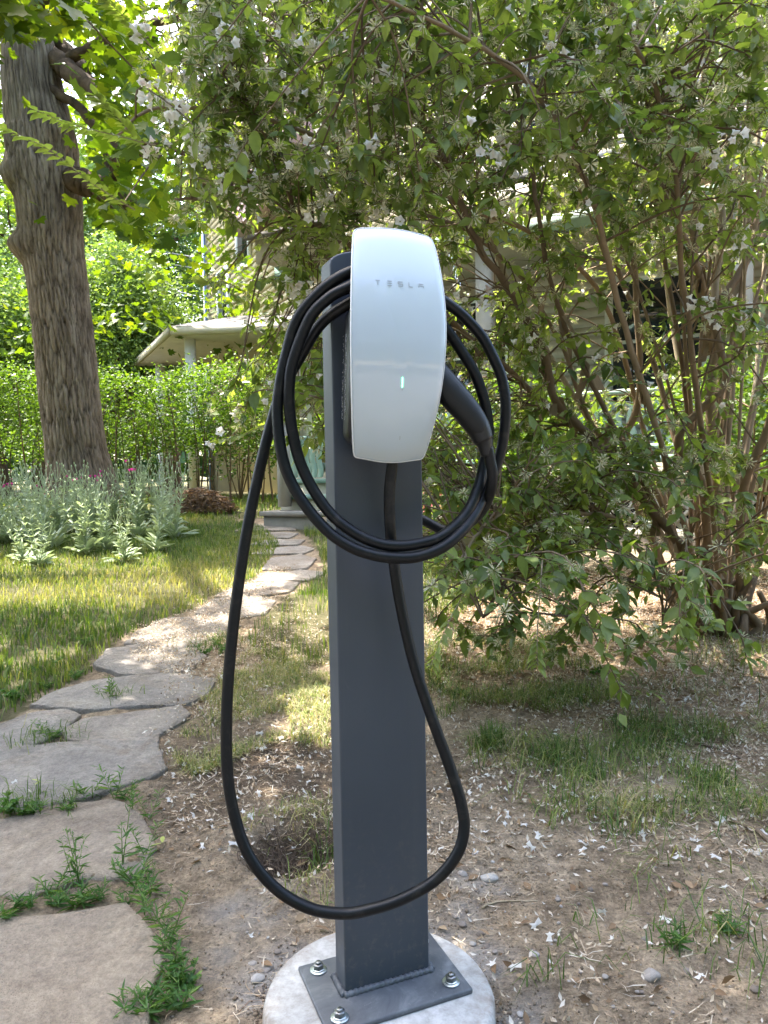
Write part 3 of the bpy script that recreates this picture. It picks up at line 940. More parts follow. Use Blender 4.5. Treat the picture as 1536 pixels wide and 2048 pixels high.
# ------------------------------------------------------------------ maple
maple = empty('maple_tree', (TREE[0], TREE[1], float(gz0(*TREE)) - .1))
tag(maple, 'large maple with furrowed grey brown trunk and burls above the silver plants', 'tree')
ML = np.array(maple.location)
prof = [(168,1030,158),(166,1000,146),(164,960,134),(153,900,124),(140,800,121),(131,700,121),(122,620,120),(114,560,121),(106,500,124),(100,430,128),(92,350,140),(82,290,140),(74,230,132),(62,150,112),(54,60,92),(48,-60,84),(40,-250,74),(30,-500,62)]
C, Rr = [], []
for px, py, w in prof:
    C.append(at(px, py, TREE[1])); Rr.append(w / 2 / F * TREE[1] * .9)
C = np.array(C); Rr = np.array(Rr)
zt = np.concatenate([np.linspace(C[0, 2], 5.2, 350), np.linspace(5.2, C[-1, 2], 40)[1:]])
cx = np.interp(zt, C[:, 2], C[:, 0]); cyy = np.interp(zt, C[:, 2], C[:, 1]); rad = np.interp(zt, C[:, 2], Rr)
k = np.ones(9) / 9
rad = np.r_[rad[:4], np.convolve(rad, k, 'valid'), rad[-4:]]
NA = 250
an = np.arange(NA) * 2 * math.pi / NA
AA, ZZ = np.meshgrid(an, zt)
# furrowed bark: ridges that wander and break
def pernoise(a, z, fa, fz, s):
    x = a / (2 * math.pi)
    n1 = fbm(x * fa, z * fz, s, 3); n2 = fbm((x - 1) * fa, z * fz, s, 3)
    w = np.clip(x, 0, 1)
    return n1 * (1 - w) + n2 * w
wander = 5.0 * (pernoise(AA, ZZ, 8, 1.3, 301) - .5) + 1.6 * (pernoise(AA, ZZ, 24, 5, 305) - .5)
rid = np.abs(np.sin(AA * 21 + wander * 1.7 + 1.2 * (pernoise(AA, ZZ, 90, 7, 333) - .5)))
brk = pernoise(AA, ZZ, 110, 13, 311)
rid2 = np.abs(np.sin(AA * 37 + wander * 2.2 + 3 * brk))
h = np.clip(.60 * rid ** .7 + .3 * rid2 + .95 * (brk - .5), 0, 1.2)
def plates(a, z, wdt, hgt, s):
    nc = int(round(2 * math.pi * .40 / wdt))
    u = a / (2 * math.pi) * nc + .55 * (pernoise(a, z, 10, 1.5, s) - .5) * 3
    v = z / hgt
    iu, iv = np.floor(u), np.floor(v)
    f1 = np.full(u.shape, 9.); f2 = np.full(u.shape, 9.); idv = np.zeros(u.shape)
    for du in (-1, 0, 1):
        for dv in (-1, 0, 1):
            cu, cv = iu + du, iv + dv
            w = np.mod(cu, nc)
            px_ = cu + .15 + .7 * ihash(w, cv, s); py_ = cv + .1 + .8 * ihash(w, cv, s + 9)
            d = np.abs(u - px_) * 1.0 + .75 * np.abs(v - py_)
            near_ = d < f1
            f2 = np.where(near_, f1, np.minimum(f2, d)); idv = np.where(near_, ihash(w, cv, s + 5), idv); f1 = np.where(near_, d, f1)
    return np.clip((f2 - f1) / .42, 0, 1) ** .6, idv
pl_, pid = plates(AA, ZZ, .056, .40, 500)
pl2, pid2 = plates(AA, ZZ, .030, .17, 540)
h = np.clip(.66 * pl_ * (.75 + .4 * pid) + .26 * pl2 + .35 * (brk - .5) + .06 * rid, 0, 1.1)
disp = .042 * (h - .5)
RRr = rad[:, None] + disp + .03 * (pernoise(AA, ZZ, 3, .6, 320) - .5)
RRr += np.exp(-((ZZ - C[0, 2]) / .22)) * .10 * (1 + .9 * np.sin(AA * 5 + 1))
def burl(px, py, size, amt):
    p = at(px, py, TREE[1])
    c = np.interp(p[2], zt, cx)
    a0 = math.pi if p[0] < c else 0.0
    a0 += -.55 if a0 == 0 else .55
    da = np.angle(np.exp(1j * (AA - a0)))
    return amt * np.exp(-(((da * .4) ** 2 + (ZZ - p[2]) ** 2) / size ** 2))
RRr += burl(20, 360, .17, .12) + burl(25, 500, .17, .15) + burl(160, 275, .2, .12) + burl(165, 370, .16, .05) + burl(130, 120, .2, .10)
V = np.stack([cx[:, None] + RRr * np.cos(AA), cyy[:, None] + RRr * np.sin(AA), ZZ], -1).reshape(-1, 3) - ML
nz = len(zt)
i = (np.arange(nz - 1)[:, None] * NA); j = np.arange(NA)[None]
q = np.stack([i + j, i + (j + 1) % NA, i + NA + (j + 1) % NA, i + NA + j], -1).reshape(-1, 4)
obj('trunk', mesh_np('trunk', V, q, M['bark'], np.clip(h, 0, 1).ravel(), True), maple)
TR = TREE[1]
LIMBS = [([(95,110,TR),(130,135,TR-.2),(165,160,TR-.5),(205,200,TR-.9),(222,260,TR-1.1),(228,330,TR-1.2)], .13, .05),
 ([(110,90,TR+.2),(150,120,TR+.1),(185,180,TR),(215,245,TR-.1),(255,250,TR-.2),(280,285,TR-.3)], .10, .06),
 ([(150,360,TR-.2),(190,372,TR-.3),(230,392,TR-.5),(262,402,TR-.6)], .15, .10),
 ([(205,385,TR-.4),(235,345,TR-.5),(262,320,TR-.7),(320,290,TR-1.0),(420,230,TR-1.6)], .10, .04),
 ([(60,60,TR),(120,-60,TR-.6),(220,-200,TR-1.5),(330,-380,TR-2.4),(480,-640,TR-3.2)], .17, .04),
 ([(50,0,TR),(0,-150,TR-.9),(-60,-380,TR-2.2),(-60,-800,TR-3.6)], .15, .04),
 ([(48,-40,TR),(140,-220,TR+.8),(300,-380,TR+1.4),(420,-430,TR+2)], .15, .04),
 ([(40,-200,TR),(-160,-350,TR),(-420,-450,TR-.3)], .14, .04),
 ([(90,170,TR-.1),(170,230,TR-.3),(210,300,TR-.4),(226,420,TR-.5)], .06, .03),
 ([(110,140,TR),(190,90,TR-.4),(300,50,TR-.9),(420,20,TR-1.3),(560,-60,TR-1.8)], .07, .02),
 ([(40,-250,TR),(60,-500,TR-1.5),(200,-1000,TR-4.),(350,-1900,TR-5.2)], .12, .03)]
limb_pts = []
for pts, r0, r1 in LIMBS:
    P = catmull([at(*p) for p in pts], 8)
    P[1:-1] += rng.normal(0, .012, P[1:-1].shape)
    mb = MB().tube(P - ML, np.linspace(r0, r1, len(P)) * (1 + .12 * rng.random(len(P))), 14)
    mb.build('limb', M['limb'], maple, True)
    limb_pts.append(P)
limb_pts = np.vstack(limb_pts)
# maple leaf clusters: crown, roughly an umbrella 3.4 .. 10 m high; sprays of leaves around cluster points
Kc = 850
cl = []
while len(cl) < Kc:
    a = rng.uniform(0, 2 * math.pi); r = 7.6 * math.sqrt(rng.random()); z = rng.uniform(2.6, 8.6)
    x, y = TREE[0] + r * math.cos(a), TREE[1] + r * math.sin(a)
    if y < 1.2 or z < 3.0 + max(0, 1 - r / 3) * 1.0 or r > 7.8 * math.sqrt(max(0, 1 - ((z - 4.6) / 5.2) ** 2)): continue
    if y > TREE[1] + 1.5 and rng.random() < .55: continue
    cl.append((x, y, z))
# extra: low boughs seen at the left and top of the frame, and overhead shade
for _ in range(300):
    px, py = rng.uniform(-250, 720), rng.uniform(-250, 470)
    if px > 330 and py > 380: continue
    cl.append(at(px, py, rng.uniform(6.5, 11.5)))
for _ in range(26):
    cl.append(at(rng.uniform(-200, 110), rng.uniform(-160, 70), rng.uniform(3.5, 4.4)))
for _ in range(135):       # leaf clusters added above the frame along sun rays, to shade the foreground
    x0, y0, z = rng.uniform(-2.3, 2.4), rng.uniform(.2, 1.8), rng.uniform(4.2, 6.2)
    cl.append(np.array([x0, y0, 0]) + SD * (z / SD[2]))
for _ in range(60):  # more unseen clusters, added to keep sun flecks off the path
    x0, y0, z = rng.uniform(-1.8, -.1), rng.uniform(.8, 2.7), rng.uniform(4.2, 6.2)
    cl.append(np.array([x0, y0, 0]) + SD * (z / SD[2]))
cl = np.array(cl)
nL = 22
pos = np.repeat(cl, nL, 0) + rng.normal(0, 1, (len(cl) * nL, 3)) * np.array([.30, .30, .17])
q2 = proj(pos)
vis = (q2[:, 0] > -60) & (q2[:, 0] < 1600) & (q2[:, 1] > -60)
# keep the view corridor under the crown open, and clear of the shrub and post zone
low = vis & (q2[:, 1] > 500 - 60 * np.sin(q2[:, 0] / 90.)) & (pos[:, 1] < 12)
near = (pos[:, 1] < 3.3) & (pos[:, 2] < 3.3) & (q2[:, 0] > 130)
land = pos[:, :2] - SD[None, :2] * ((pos[:, 2:3] - .1) / SD[2])      # where each leaf's shadow falls
keep = ~low & ~near & lit_keep(pos) & (pos[:, 1] > .8)
keep &= ~((land[:, 0] > -.35 - .25 * rng.random(len(pos))) & (land[:, 1] > 1.85 + .4 * rng.random(len(pos))) & (rng.random(len(pos)) < .96))
tr = np.hypot(pos[:, 0] - np.interp(pos[:, 2], zt, cx), pos[:, 1] - TREE[1]) > .55
infront = vis & (q2[:, 0] < 185) & (q2[:, 1] > 70) & (pos[:, 1] < TREE[1] - .2)       # trunk stays in view
keep &= tr & ~(infront & ((q2[:, 0] > -40) & (rng.random(len(pos)) < .97)))
pos = pos[keep]
n = len(pos)
D = rdir(n, -.75, .15); Nn = rdir(n, .45, 1) 
R = frames(D, Nn)
sz = rng.uniform(.10, .16, n)
ti = np.clip(rng.normal(.5, .25, n), 0, 1)
q2 = proj(pos)
d = pos[:, 1] + 1e3 * ~((q2[:, 0] > 0) & (q2[:, 0] < 1536) & (q2[:, 1] > 0) & (q2[:, 1] < 500))
order = np.argsort(d)
solo, rest = order[:90], order[90:]
V, T, tt = scatter(LEAF_MAPLE2, pos[rest] - ML, R[rest], sz[rest], ti[rest])
cr = obj('crown', mesh_np('crown', V, T, M['maple_leaf'], tt), maple)
cr['kind'] = 'stuff'
def solo_leaves(shape, mat, idx, pos, R, sz, ti, parent, off, name='leaf'):
    bv, bt = shape
    mats = []
    for k in range(5):
        mats.append(mesh_np(name, bv, np.array(bt), mat, np.full(len(bv), (k + .5) / 5)))
    for i in idx:
        me = mats[min(4, int(ti[i] * 5))]
        o = obj(name, me, parent)
        Mx = Matrix.Identity(4)
        for r_ in range(3):
            for c_ in range(3): Mx[r_][c_] = R[i][r_, c_]
        o.matrix_local = Matrix.Translation(Vector(pos[i] - off)) @ Mx @ Matrix.Scale(float(sz[i]), 4)
solo_leaves(LEAF_MAPLE, M['maple_leaf'], solo, pos, R, sz, ti, maple, ML)
# thin maple twigs
mb = MB()
for c in cl[rng.choice(len(cl), 420, replace=False)]:
    dd = np.linalg.norm(limb_pts - c, axis=1)
    a = limb_pts[np.argmin(dd)]
    if dd.min() > 3.2: continue
    qv = proj(c[None])[0]
    if qv[1] > 500 and 0 < qv[0] < 1536: continue
    if -100 < qv[0] < 230 and qv[1] > 30 and c[1] < TREE[1]: continue
    mid = (a + c) / 2 + rng.normal(0, .12, 3)
    cq = proj(catmull([a, mid, c], 4))
    if (((cq[:, 0] < 215) & (cq[:, 0] > -60) & (cq[:, 1] > 40)).sum() > 1) and min(a[1], c[1]) < TREE[1] + .3: continue
    mb.tube(catmull([a, mid, c], 4) - ML, np.linspace(.018, .006, 9), 4, False)
mb.build('twigs', M['limb'], maple)['kind'] = 'stuff'

# ------------------------------------------------------------------ flowering shrub
BB0 = gp(1435, 1262)
bush = empty('flowering_shrub', tuple(BB0))
tag(bush, 'tall arching shrub with peeling brown stems, green leaves and small white flowers', 'shrub')
BL = np.array(bush.location)
ST = [  # explicit stems, base to tip (px, py, depth), radius base, tip
 ([(1462,1280,3.30),(1440,1120,3.32),(1425,960,3.35),(1412,800,3.35),(1422,700,3.35),(1390,520,3.3),(1396,330,3.25),(1415,120,3.2),(1405,-120,3.1)], .034, .010),
 ([(1420,705,3.36),(1450,600,3.4),(1500,520,3.45),(1560,420,3.5),(1640,250,3.5)], .026, .010),
 ([(1424,700,3.34),(1408,560,3.25),(1330,380,3.1),(1290,200,3.0),(1270,0,2.9),(1250,-160,2.8)], .022, .009),
 ([(1426,698,3.36),(1440,540,3.4),(1455,300,3.4),(1480,60,3.4),(1490,-150,3.4)], .022, .009),
 ([(1440,1240,3.2),(1380,1120,3.15),(1310,1020,3.1),(1230,920,3.05),(1170,870,3.0),(1110,800,2.95),(1085,700,2.9),(1010,565,2.85),(955,455,2.8),(915,330,2.75),(850,215,2.7),(760,90,2.6),(690,-40,2.5)], .026, .007),
 ([(1445,1250,3.3),(1330,1060,3.4),(1250,960,3.4),(1130,850,3.35),(1050,790,3.3),(930,690,3.2),(830,600,3.05),(700,510,2.9),(640,448,2.85),(590,452,2.8),(545,350,2.75),(490,240,2.65),(430,140,2.6),(390,40,2.5)], .02, .005),
 ([(1440,1230,3.4),(1290,1040,3.6),(1250,900,3.6),(1270,800,3.6),(1262,640,3.55),(1250,450,3.5),(1262,300,3.5),(1240,100,3.4)], .024, .009),
 ([(1450,1240,3.3),(1400,1000,3.25),(1350,880,3.2),(1440,770,3.15),(1420,640,3.1)], .026, .016),
 ([(1430,1250,3.1),(1330,1050,3.1),(1160,720,3.0),(1115,600,2.95),(1080,430,2.9),(1050,250,2.85),(1010,60,2.8),(990,-80,2.7)], .014, .006),
 ([(1440,1240,3.3),(1320,1000,3.3),(1180,860,3.3),(1120,700,3.25),(1030,560,3.2),(900,480,3.1),(760,430,3.0),(640,380,2.9),(520,380,2.8),(440,420,2.75),(350,430,2.7)], .014, .005),
 ([(1440,1240,3.4),(1300,900,3.7),(1210,600,3.6),(1080,470,3.4),(920,400,3.2),(760,300,3.0),(620,240,2.8),(480,200,2.7),(330,190,2.6),(260,240,2.5)], .016, .005),
 ([(1450,1260,3.3),(1480,1000,3.2),(1530,860,3.1),(1600,700,3.0),(1700,450,3.0),(1850,250,3.0)], .026, .008),
 ([(1470,1260,3.4),(1540,1050,3.5),(1620,850,3.6),(1800,600,3.8),(2000,420,4.0)], .024, .008),
 ([(1440,1260,3.2),(1250,1060,3.0),(1150,1010,2.8),(1040,990,2.6),(960,1040,2.45),(900,1130,2.35)], .012, .004),
 ([(1440,1260,3.2),(1260,1110,2.9),(1130,1090,2.7),(1040,1150,2.55),(980,1240,2.45)], .010, .003),
 ([(1450,1260,3.15),(1380,1150,2.9),(1340,1150,2.75),(1330,1230,2.65)], .009, .003),
 ([(1445,1250,3.35),(1200,880,3.5),(1050,640,3.6),(960,420,3.6),(880,200,3.5),(820,0,3.4)], .018, .007),
 ([(1455,1250,3.4),(1330,800,3.9),(1210,480,4.0),(1150,200,3.9),(1120,-100,3.8)], .02, .008),
 ([(1455,1250,3.4),(1380,800,4.1),(1330,500,4.3),(1310,200,4.3),(1330,-100,4.2)], .02, .008),
 ([(1460,1250,3.45),(1500,820,4.0),(1540,450,4.2),(1560,100,4.2)], .02, .008),
 ([(1445,1250,3.2),(1360,1000,2.9),(1270,700,2.7),(1190,400,2.5),(1080,190,2.3),(930,60,2.15),(760,-20,2.0)], .016, .005),
 ([(1445,1250,3.2),(1420,900,2.9),(1380,600,2.7),(1360,330,2.5),(1300,120,2.35),(1200,-60,2.2)], .015, .006),
]
for k in range(16):
    a = rng.uniform(-.3, math.pi + .3) if k < 10 else rng.uniform(math.pi, 2 * math.pi)
    L = rng.uniform(.8, 1.9)
    dx, dy = math.cos(a) * L, math.sin(a) * L * .8
    b0 = BB0 + (rng.normal(0, .08), rng.normal(0, .08), 0)
    hgt = rng.uniform(2.2, 3.3)
    ST.append(([b0, b0 + (dx * .15, dy * .15, hgt * .4), b0 + (dx * .5, dy * .5, hgt * .85), b0 + (dx * .9, dy * .9, hgt), b0 + (dx * 1.3, dy * 1.3, hgt * .9)], rng.uniform(.009, .018), .004))
stem_pts, stem_r = [], []
for pts, r0, r1 in ST:
    if len(pts[0]) == 3 and abs(pts[0][0]) > 20:
        Pw = np.array([at(*p) for p in pts])
        if pts[0][1] > 1200:
            Pw[0] = BB0 + np.array([(pts[0][0] - 1445) * .0022 + rng.normal(0, .05), rng.normal(0, .06), -.05])
    else:
        Pw = np.array(pts)
    P = catmull(Pw, 7)
    P[2:] += np.cumsum(rng.normal(0, .0035, P[2:].shape), 0)
    r = np.linspace(1, 0, len(P)) ** .8 * (r0 - r1) + r1
    r *= (1 + .16 * (rng.random(len(P)) - .5)) * .85
    MB().tube(P - BL, r, 9, True, tint=rng.uniform(.35, 1)).build('stem', M['twig'], bush, True)
    stem_pts.append(P)
stem_all = np.vstack(stem_pts)
# stubby cut stems and peeling bark at the base
mb = MB()
for k in range(16):
    a = rng.uniform(0, 2 * math.pi); r = rng.uniform(.02, .2)
    p = BB0 + (r * math.cos(a), r * math.sin(a) * .8, -.04)
    L = rng.uniform(.12, .38)
    mb.tube(catmull([p, p + (rng.normal(0, .03), rng.normal(0, .03), L * .5), p + (rng.normal(0, .07), rng.normal(0, .07), L)], 4) - BL, np.linspace(rng.uniform(.018, .04), .012, 9), 8, True, rng.uniform(.2, .9))
mb.build('stump', M['twig'], bush, True)
mb = MB()
for k in range(160):
    P0 = stem_pts[rng.integers(0, 9)]
    p = P0[rng.integers(0, len(P0) // 2)] + rng.normal(0, .012, 3)
    L = rng.uniform(.04, .12)
    s = rng.normal(0, 1, 3) * .008
    dd = np.array([rng.normal(0, .3), rng.normal(0, .3), -1]) * L
    mb.add(np.array([p - s, p + s, p + s * .6 + dd + rng.normal(0, .012, 3), p - s * .5 + dd + rng.normal(0, .012, 3)]) - BL, [(0, 1, 2, 3)], tint=rng.uniform(.5, 1))
mb.build('peeling_bark', M['twig'], bush)['kind'] = 'stuff'

# density of the leafy sprays over the view (rows of y, columns of x, each 128 px)
DEN = np.array([
 #  0   128  256  384  512  640  768  896 1024 1152 1280 1408
 [ 0,   0,   .5, 0.9, 0.8,  .75, .7,  .7, 0.9,  .8,  .7,  .7],   # 0-128
 [ 0,   0,   .5, 0.9,  .6,  0.8, .8,  .7, 0.9, 0.9,  .9,  .6],
 [ 0,   0,   .5, .8, 0.8,  0.8, .8,  .6,  .7,  .7,  .6,  .5],
 [ 0,   0,   .03, .10,  .12,   .4, .6,  .5,  .5,  .45, .40, .45],   # 384-512
 [ 0,   0,   0,  .10,  .42,  .35, .3,  .3,  .28, .25, .18, .22],
 [ 0,   0,   0,  .18,  .60,  .4, .3,  .3,  .26, .20, .15, .26],   # 640-768
 [ 0,   0,   0,  .14,  .32,  .2, .4,  .55, .5,  .4,  .2,  .22],
 [ 0,   0,   0,   0,   0,    0,  .45, .65, .7,  .4,  .18,  .2],   # 896-1024
 [ 0,   0,   0,   0,   0,    0,  .35, .65, .65,  .28, .14, .16],
 [ 0,   0,   0,   0,   0,    0,  .2, .3, .35, .15, .10,  .06],   # 1152-1280
 [ 0,   0,   0,   0,   0,    0,   0, .03,  .04, .03, 0,  0],
])
def dens(px, py):
    i = np.clip((np.asarray(py) / 128).astype(int), 0, 10); j = np.clip((np.asarray(px) / 128).astype(int), 0, 11)
    return DEN[i, j]
sp = []
NS = 1180
while len(sp) < NS:
    px, py = rng.uniform(0, 1536), rng.uniform(-60, 1340)
    if rng.random() > dens(px, py) or (px < 330 and rng.random() < .3): continue
    if px < 340 + .25 * max(0, py - 200): continue
    if py < 420: dep = rng.uniform(2.1, 4.3)
    elif px < 700: dep = rng.uniform(2.5, 3.3)
    elif py < 850: dep = rng.uniform(2.6, 4.4)
    else: dep = rng.uniform(2.35, 3.3) - (.35 if py > 1100 else 0)
    p = at(px, py, dep)
    if p[2] < gz0(p[0], p[1]) + .08: continue
    sp.append(p)
for k in range(380):       # the parts of the shrub outside the frame
    a = rng.uniform(0, 2 * math.pi); r = 2.3 * math.sqrt(rng.random())
    p = BB0 + (r * math.cos(a) - .2, r * math.sin(a) * .8, 0); p[2] = rng.uniform(.5, 3.6) 
    qv = proj(p[None])[0]
    if (0 < qv[0] < 1536 and qv[1] > -60) or p[1] < 1.9: continue
    sp.append(p)
# arch of sprays added overhead to shade the post
for k in range(45):
    sp.append(np.array([rng.uniform(-1.5, 1.3), rng.uniform(2.2, 3.8), rng.uniform(3.0, 3.7)]))
sp = np.array(sp)
sp = sp[lit_keep(sp, .7)]
tw = MB()
lp, ld, ln, ls, lt_ = [], [], [], [], []
ends = []
for p in sp:
    # anchor on a stem: near, preferably below
    dd = np.linalg.norm(stem_all - p, axis=1) + .5 * np.clip(stem_all[:, 2] - p[2], 0, None)
    cand = np.argpartition(dd, 12)[:12]
    a = stem_all[rng.choice(cand)]
    v = p - a
    L = np.linalg.norm(v)
    if L > 1.0:
        a = p - v / L * rng.uniform(.35, .6); v = p - a; L = np.linalg.norm(v)
    if L < .12:
        v = rdir(1, -.2, .6)[0] * .22; a = p - v; L = .22
    mid = a + v * .5 + np.array([0, 0, .18 * L]) + rng.normal(0, .04, 3)
    tip = p + np.array([v[0], v[1], 0]) * .12 + np.array([0, 0, -.10 * L - .02])
    cpts = catmull([a, mid, p, tip], 5)
    r = np.linspace(.0042, .0013, len(cpts)) * rng.uniform(.8, 1.35)
    tw.tube(cpts, r, 3, False, tint=rng.uniform(.1, .8))
    n0 = int(len(cpts) * (.42 if L > .3 else .2))
    base_t = np.clip(rng.normal(.52, .22), 0, 1)
    sun_side = np.clip((p[2] - 1.2) / 4, -.15, .2)
    for i in range(n0, len(cpts)):
        t = cpts[min(i + 1, len(cpts) - 1)] - cpts[max(i - 1, 0)]
        t /= np.linalg.norm(t) + 1e-9
        side = np.cross(t, (0, 0, 1)); side /= np.linalg.norm(side) + 1e-9
        if i % 2: side = np.cross(t, side)
        for sgn in (-1, 1):
            if rng.random() < .18: continue
            d = sgn * side * .8 + t * .6 + np.array([0, 0, -.38]) + rng.normal(0, .22, 3)
            lp.append(cpts[i]); ld.append(d); ln.append(np.array([0, 0, 1]) + rng.normal(0, .38, 3))
            ls.append((.020 + .05 * rng.random() ** 1.3) * (1.1 if p[1] < 2.8 else 1)); lt_.append(np.clip(base_t + rng.normal(0, .16), 0, 1))
        # short side shoot
        if rng.random() < .36:
            d = rdir(1, -.4, .5)[0] + t * .5
            d /= np.linalg.norm(d)
            e = cpts[i] + d * rng.uniform(.06, .16)
            tw.tube(np.array([cpts[i], (cpts[i] + e) / 2 + (0, 0, .01), e]), [.0016, .0013, .0009], 3, False, tint=rng.uniform(.1, .7))
            ends.append(e)
            for kk in range(rng.integers(3, 6)):
                f = rng.uniform(.3, 1)
                lp.append(cpts[i] + (e - cpts[i]) * f); ld.append(d * .5 + rdir(1, -.8, .3)[0]); ln.append(np.array([0, 0, 1]) + rng.normal(0, .38, 3))
                ls.append(rng.uniform(.025, .055)); lt_.append(np.clip(base_t + rng.normal(0, .16), 0, 1))
    ends.append(tip)
# long bare shoots hanging or arching clear of the leaves at the left
for pts in ([(560,890,2.35),(480,800,2.3),(330,720,2.25)],):
    pass
SHOOTS = [[(310,290,2.3),(230,270,2.2),(150,250,2.1),(75,222,2.05)], [(270,420,2.4),(190,370,2.3),(100,300,2.2),(15,260,2.15)], [(290,300,2.3),(240,240,2.25),(190,190,2.2)], [(340,250,2.3),(318,120,2.3)], [(300,90,2.3),(255,40,2.25),(215,0,2.2),(180,-40,2.2)],
          [(1085,1120,2.3),(1075,1260,2.2),(1075,1330,2.15)], [(960,1130,2.3),(905,1230,2.2),(862,1330,2.12)], [(1370,1150,2.8),(1372,1250,2.7),(1375,1290,2.6)], [(640,790,2.7),(560,835,2.6),(490,868,2.5),(440,880,2.45)], [(700,540,2.6),(640,470,2.5),(590,440,2.45)]]
for pts in SHOOTS:
    P = catmull([at(*p) for p in pts], 8)
    tw.tube(P, np.linspace(.0028, .0010, len(P)), 5, False, tint=1.0)
    for i in range(2, len(P)):
        t = P[min(i + 1, len(P) - 1)] - P[i - 1]; t /= np.linalg.norm(t)
        side = np.cross(t, (0, 0, 1)); side /= np.linalg.norm(side)
        for sgn in (-1, 1):
            lp.append(P[i]); ld.append(sgn * side * .75 + t * .7 + np.array([0, 0, -.2]) + rng.normal(0, .15, 3)); ln.append(np.array([0, 0, 1]) + rng.normal(0, .2, 3))
            ls.append(rng.uniform(.026, .05)); lt_.append(rng.uniform(.75, 1))
lp, ld, ln, ls, lt_ = map(np.array, (lp, ld, ln, ls, lt_))
# let the lower leaves of the view stay out of the charger's and the near ground's space
keep = (lp[:, 1] > 1.55) & lit_keep(lp, .6)
lp, ld, ln, ls, lt_ = lp[keep], ld[keep], ln[keep], ls[keep], lt_[keep]
R = frames(ld, ln)
q2 = proj(lp)
inside = (q2[:, 0] > 0) & (q2[:, 0] < 1536) & (q2[:, 1] > 0) & (q2[:, 1] < 1400)
score = np.where(inside, ls / lp[:, 1], 0)
order = np.argsort(-score)
solo, rest = order[:300], order[300:]
V, T, tt = scatter(LEAF_OV2, lp[rest] - BL, R[rest], ls[rest], lt_[rest])
fo = obj('foliage', mesh_np('foliage', V, T, M['bush_leaf'], tt), bush); fo['kind'] = 'stuff'
solo_leaves(LEAF_OV, M['bush_leaf'], solo, lp, R, ls, lt_, bush, BL)
print('bush leaves', len(lp), 'sprays', len(sp), 'ends', len(ends))
tv = tw
for i in range(len(tv.v)): tv.v[i] = tv.v[i] - BL
o = tv.build('twigs', M['twig'], bush, True); o['kind'] = 'stuff'
# seed clusters: spiky balls
ends = np.array(ends)
ends = ends[(ends[:, 1] > 1.6)]
spk = []
bt = []
r0 = np.random.default_rng(5)
for k in range(24):
    d = rdir(1, -.7, 1, r0)[0] * r0.uniform(.6, 1.1)
    s = np.cross(d, rdir(1, r=r0)[0]); s /= np.linalg.norm(s)
    i = len(spk)
    spk += [d * .12, d * .85 + s * .065, d * 1.0, d * .85 - s * .065]
    bt += [(i, i + 1, i + 3), (i + 3, i + 1, i + 2)]
CALYX = (np.array(spk), bt)
qe = proj(ends)
up = ends[rng.random(len(ends)) < np.where(qe[:, 1] < 520, 1.0, .5)]
up = up + rng.normal(0, .012, up.shape)
n = len(up)
V, T, tt = scatter(CALYX, up - BL, frames(rdir(n), rdir(n)), rng.uniform(.021, .036, n), np.clip(rng.normal(.5, .25, n), 0, 1))
o = obj('seed_clusters', mesh_np('seed_clusters', V, T, M['calyx'], tt), bush); o['kind'] = 'stuff'
# bell flowers
def bell():
    V, T = [], []
    m = 10
    for r_, z in ((.10, 0), (.22, .35), (.36, .7)):
        for k in range(m):
            a = k * 2 * math.pi / m
            V.append((r_ * math.cos(a), z, r_ * math.sin(a)))
    for k in range(m):
        a = k * 2 * math.pi / m
        lob = 1.0 if k % 2 == 0 else .45
        rr_ = .36 + .36 * lob
        V.append((rr_ * math.cos(a), .7 + .25 * lob, rr_ * math.sin(a)))
    for r_ in range(3):
        for k in range(m):
            a, b = r_ * m + k, r_ * m + (k + 1) % m
            T += [(a, b, b + m), (a, b + m, a + m)]
    return np.array(V), T
BELL = bell()
FL = []
flr = np.random.default_rng(12)
CL_PX = [(262,90),(280,110),(310,75),(350,45),(355,60),(380,40),(255,130),(440,35),(520,110),(600,185),(735,160),(728,175),(690,70),(540,25),(470,70),(340,95),(420,100),(450,85),(560,200),(300,290),(350,310),(365,325),(440,355),(330,350),(410,245),(655,340),(660,355),(640,310),(300,240),(520,310),(690,250),(760,270),(620,60),(565,600),(590,610),(555,640),(445,880),(460,870),(610,790),(560,555),(1090,85),(1100,95),(1085,110),(1440,515),(1445,590),(1420,600),(1475,290),(1430,330),(1300,150),(1380,145),(1040,700),(1260,735),(1170,260),(950,270),(985,290),(1200,50),(900,560),(930,610),(950,590),(1060,160),(1490,590),(1480,470),(640,420),(700,420),(480,310),(380,300)]
for px, py in CL_PX:
    dep = flr.uniform(2.15, 2.6) if py < 400 else flr.uniform(2.35, 2.8)
    c = at(px, py, dep)
    dl = np.linalg.norm(lp - c, axis=1)
    if dl.min() > .28: continue
    c = lp[np.argmin(dl)]          # flowers sit on the twigs
    for k in range(flr.integers(4, 8)):
        FL.append(c + flr.normal(0, .02, 3))
ch2 = ends[qe[:, 1] < 900][flr.choice(int((qe[:, 1] < 900).sum()), 680, replace=False)]
FL = np.vstack([np.array(FL), ch2 + flr.normal(0, .012, ch2.shape)])
n = len(FL)
FD = rdir(n, -1, .1, flr); FR = frames(FD, rdir(n, r=flr)); FS = flr.uniform(.016, .025, n); FT = np.clip(flr.normal(.3, .3, n), 0, 1)
qf = proj(FL)
vis = (qf[:, 0] > 0) & (qf[:, 0] < 1536) & (qf[:, 1] > 0)
order = np.argsort(np.where(vis, FL[:, 1], 99))
solo_leaves(BELL, M['petal'], order[:290], FL, FR, FS, FT, bush, BL, 'blossom')
r_ = order[290:]
if len(r_):
    V, T, tt = scatter(BELL, FL[r_] - BL, FR[r_], FS[r_], FT[r_])
    o = obj('blossoms', mesh_np('blossoms', V, T, M['petal'], tt), bush); o['kind'] = 'stuff'

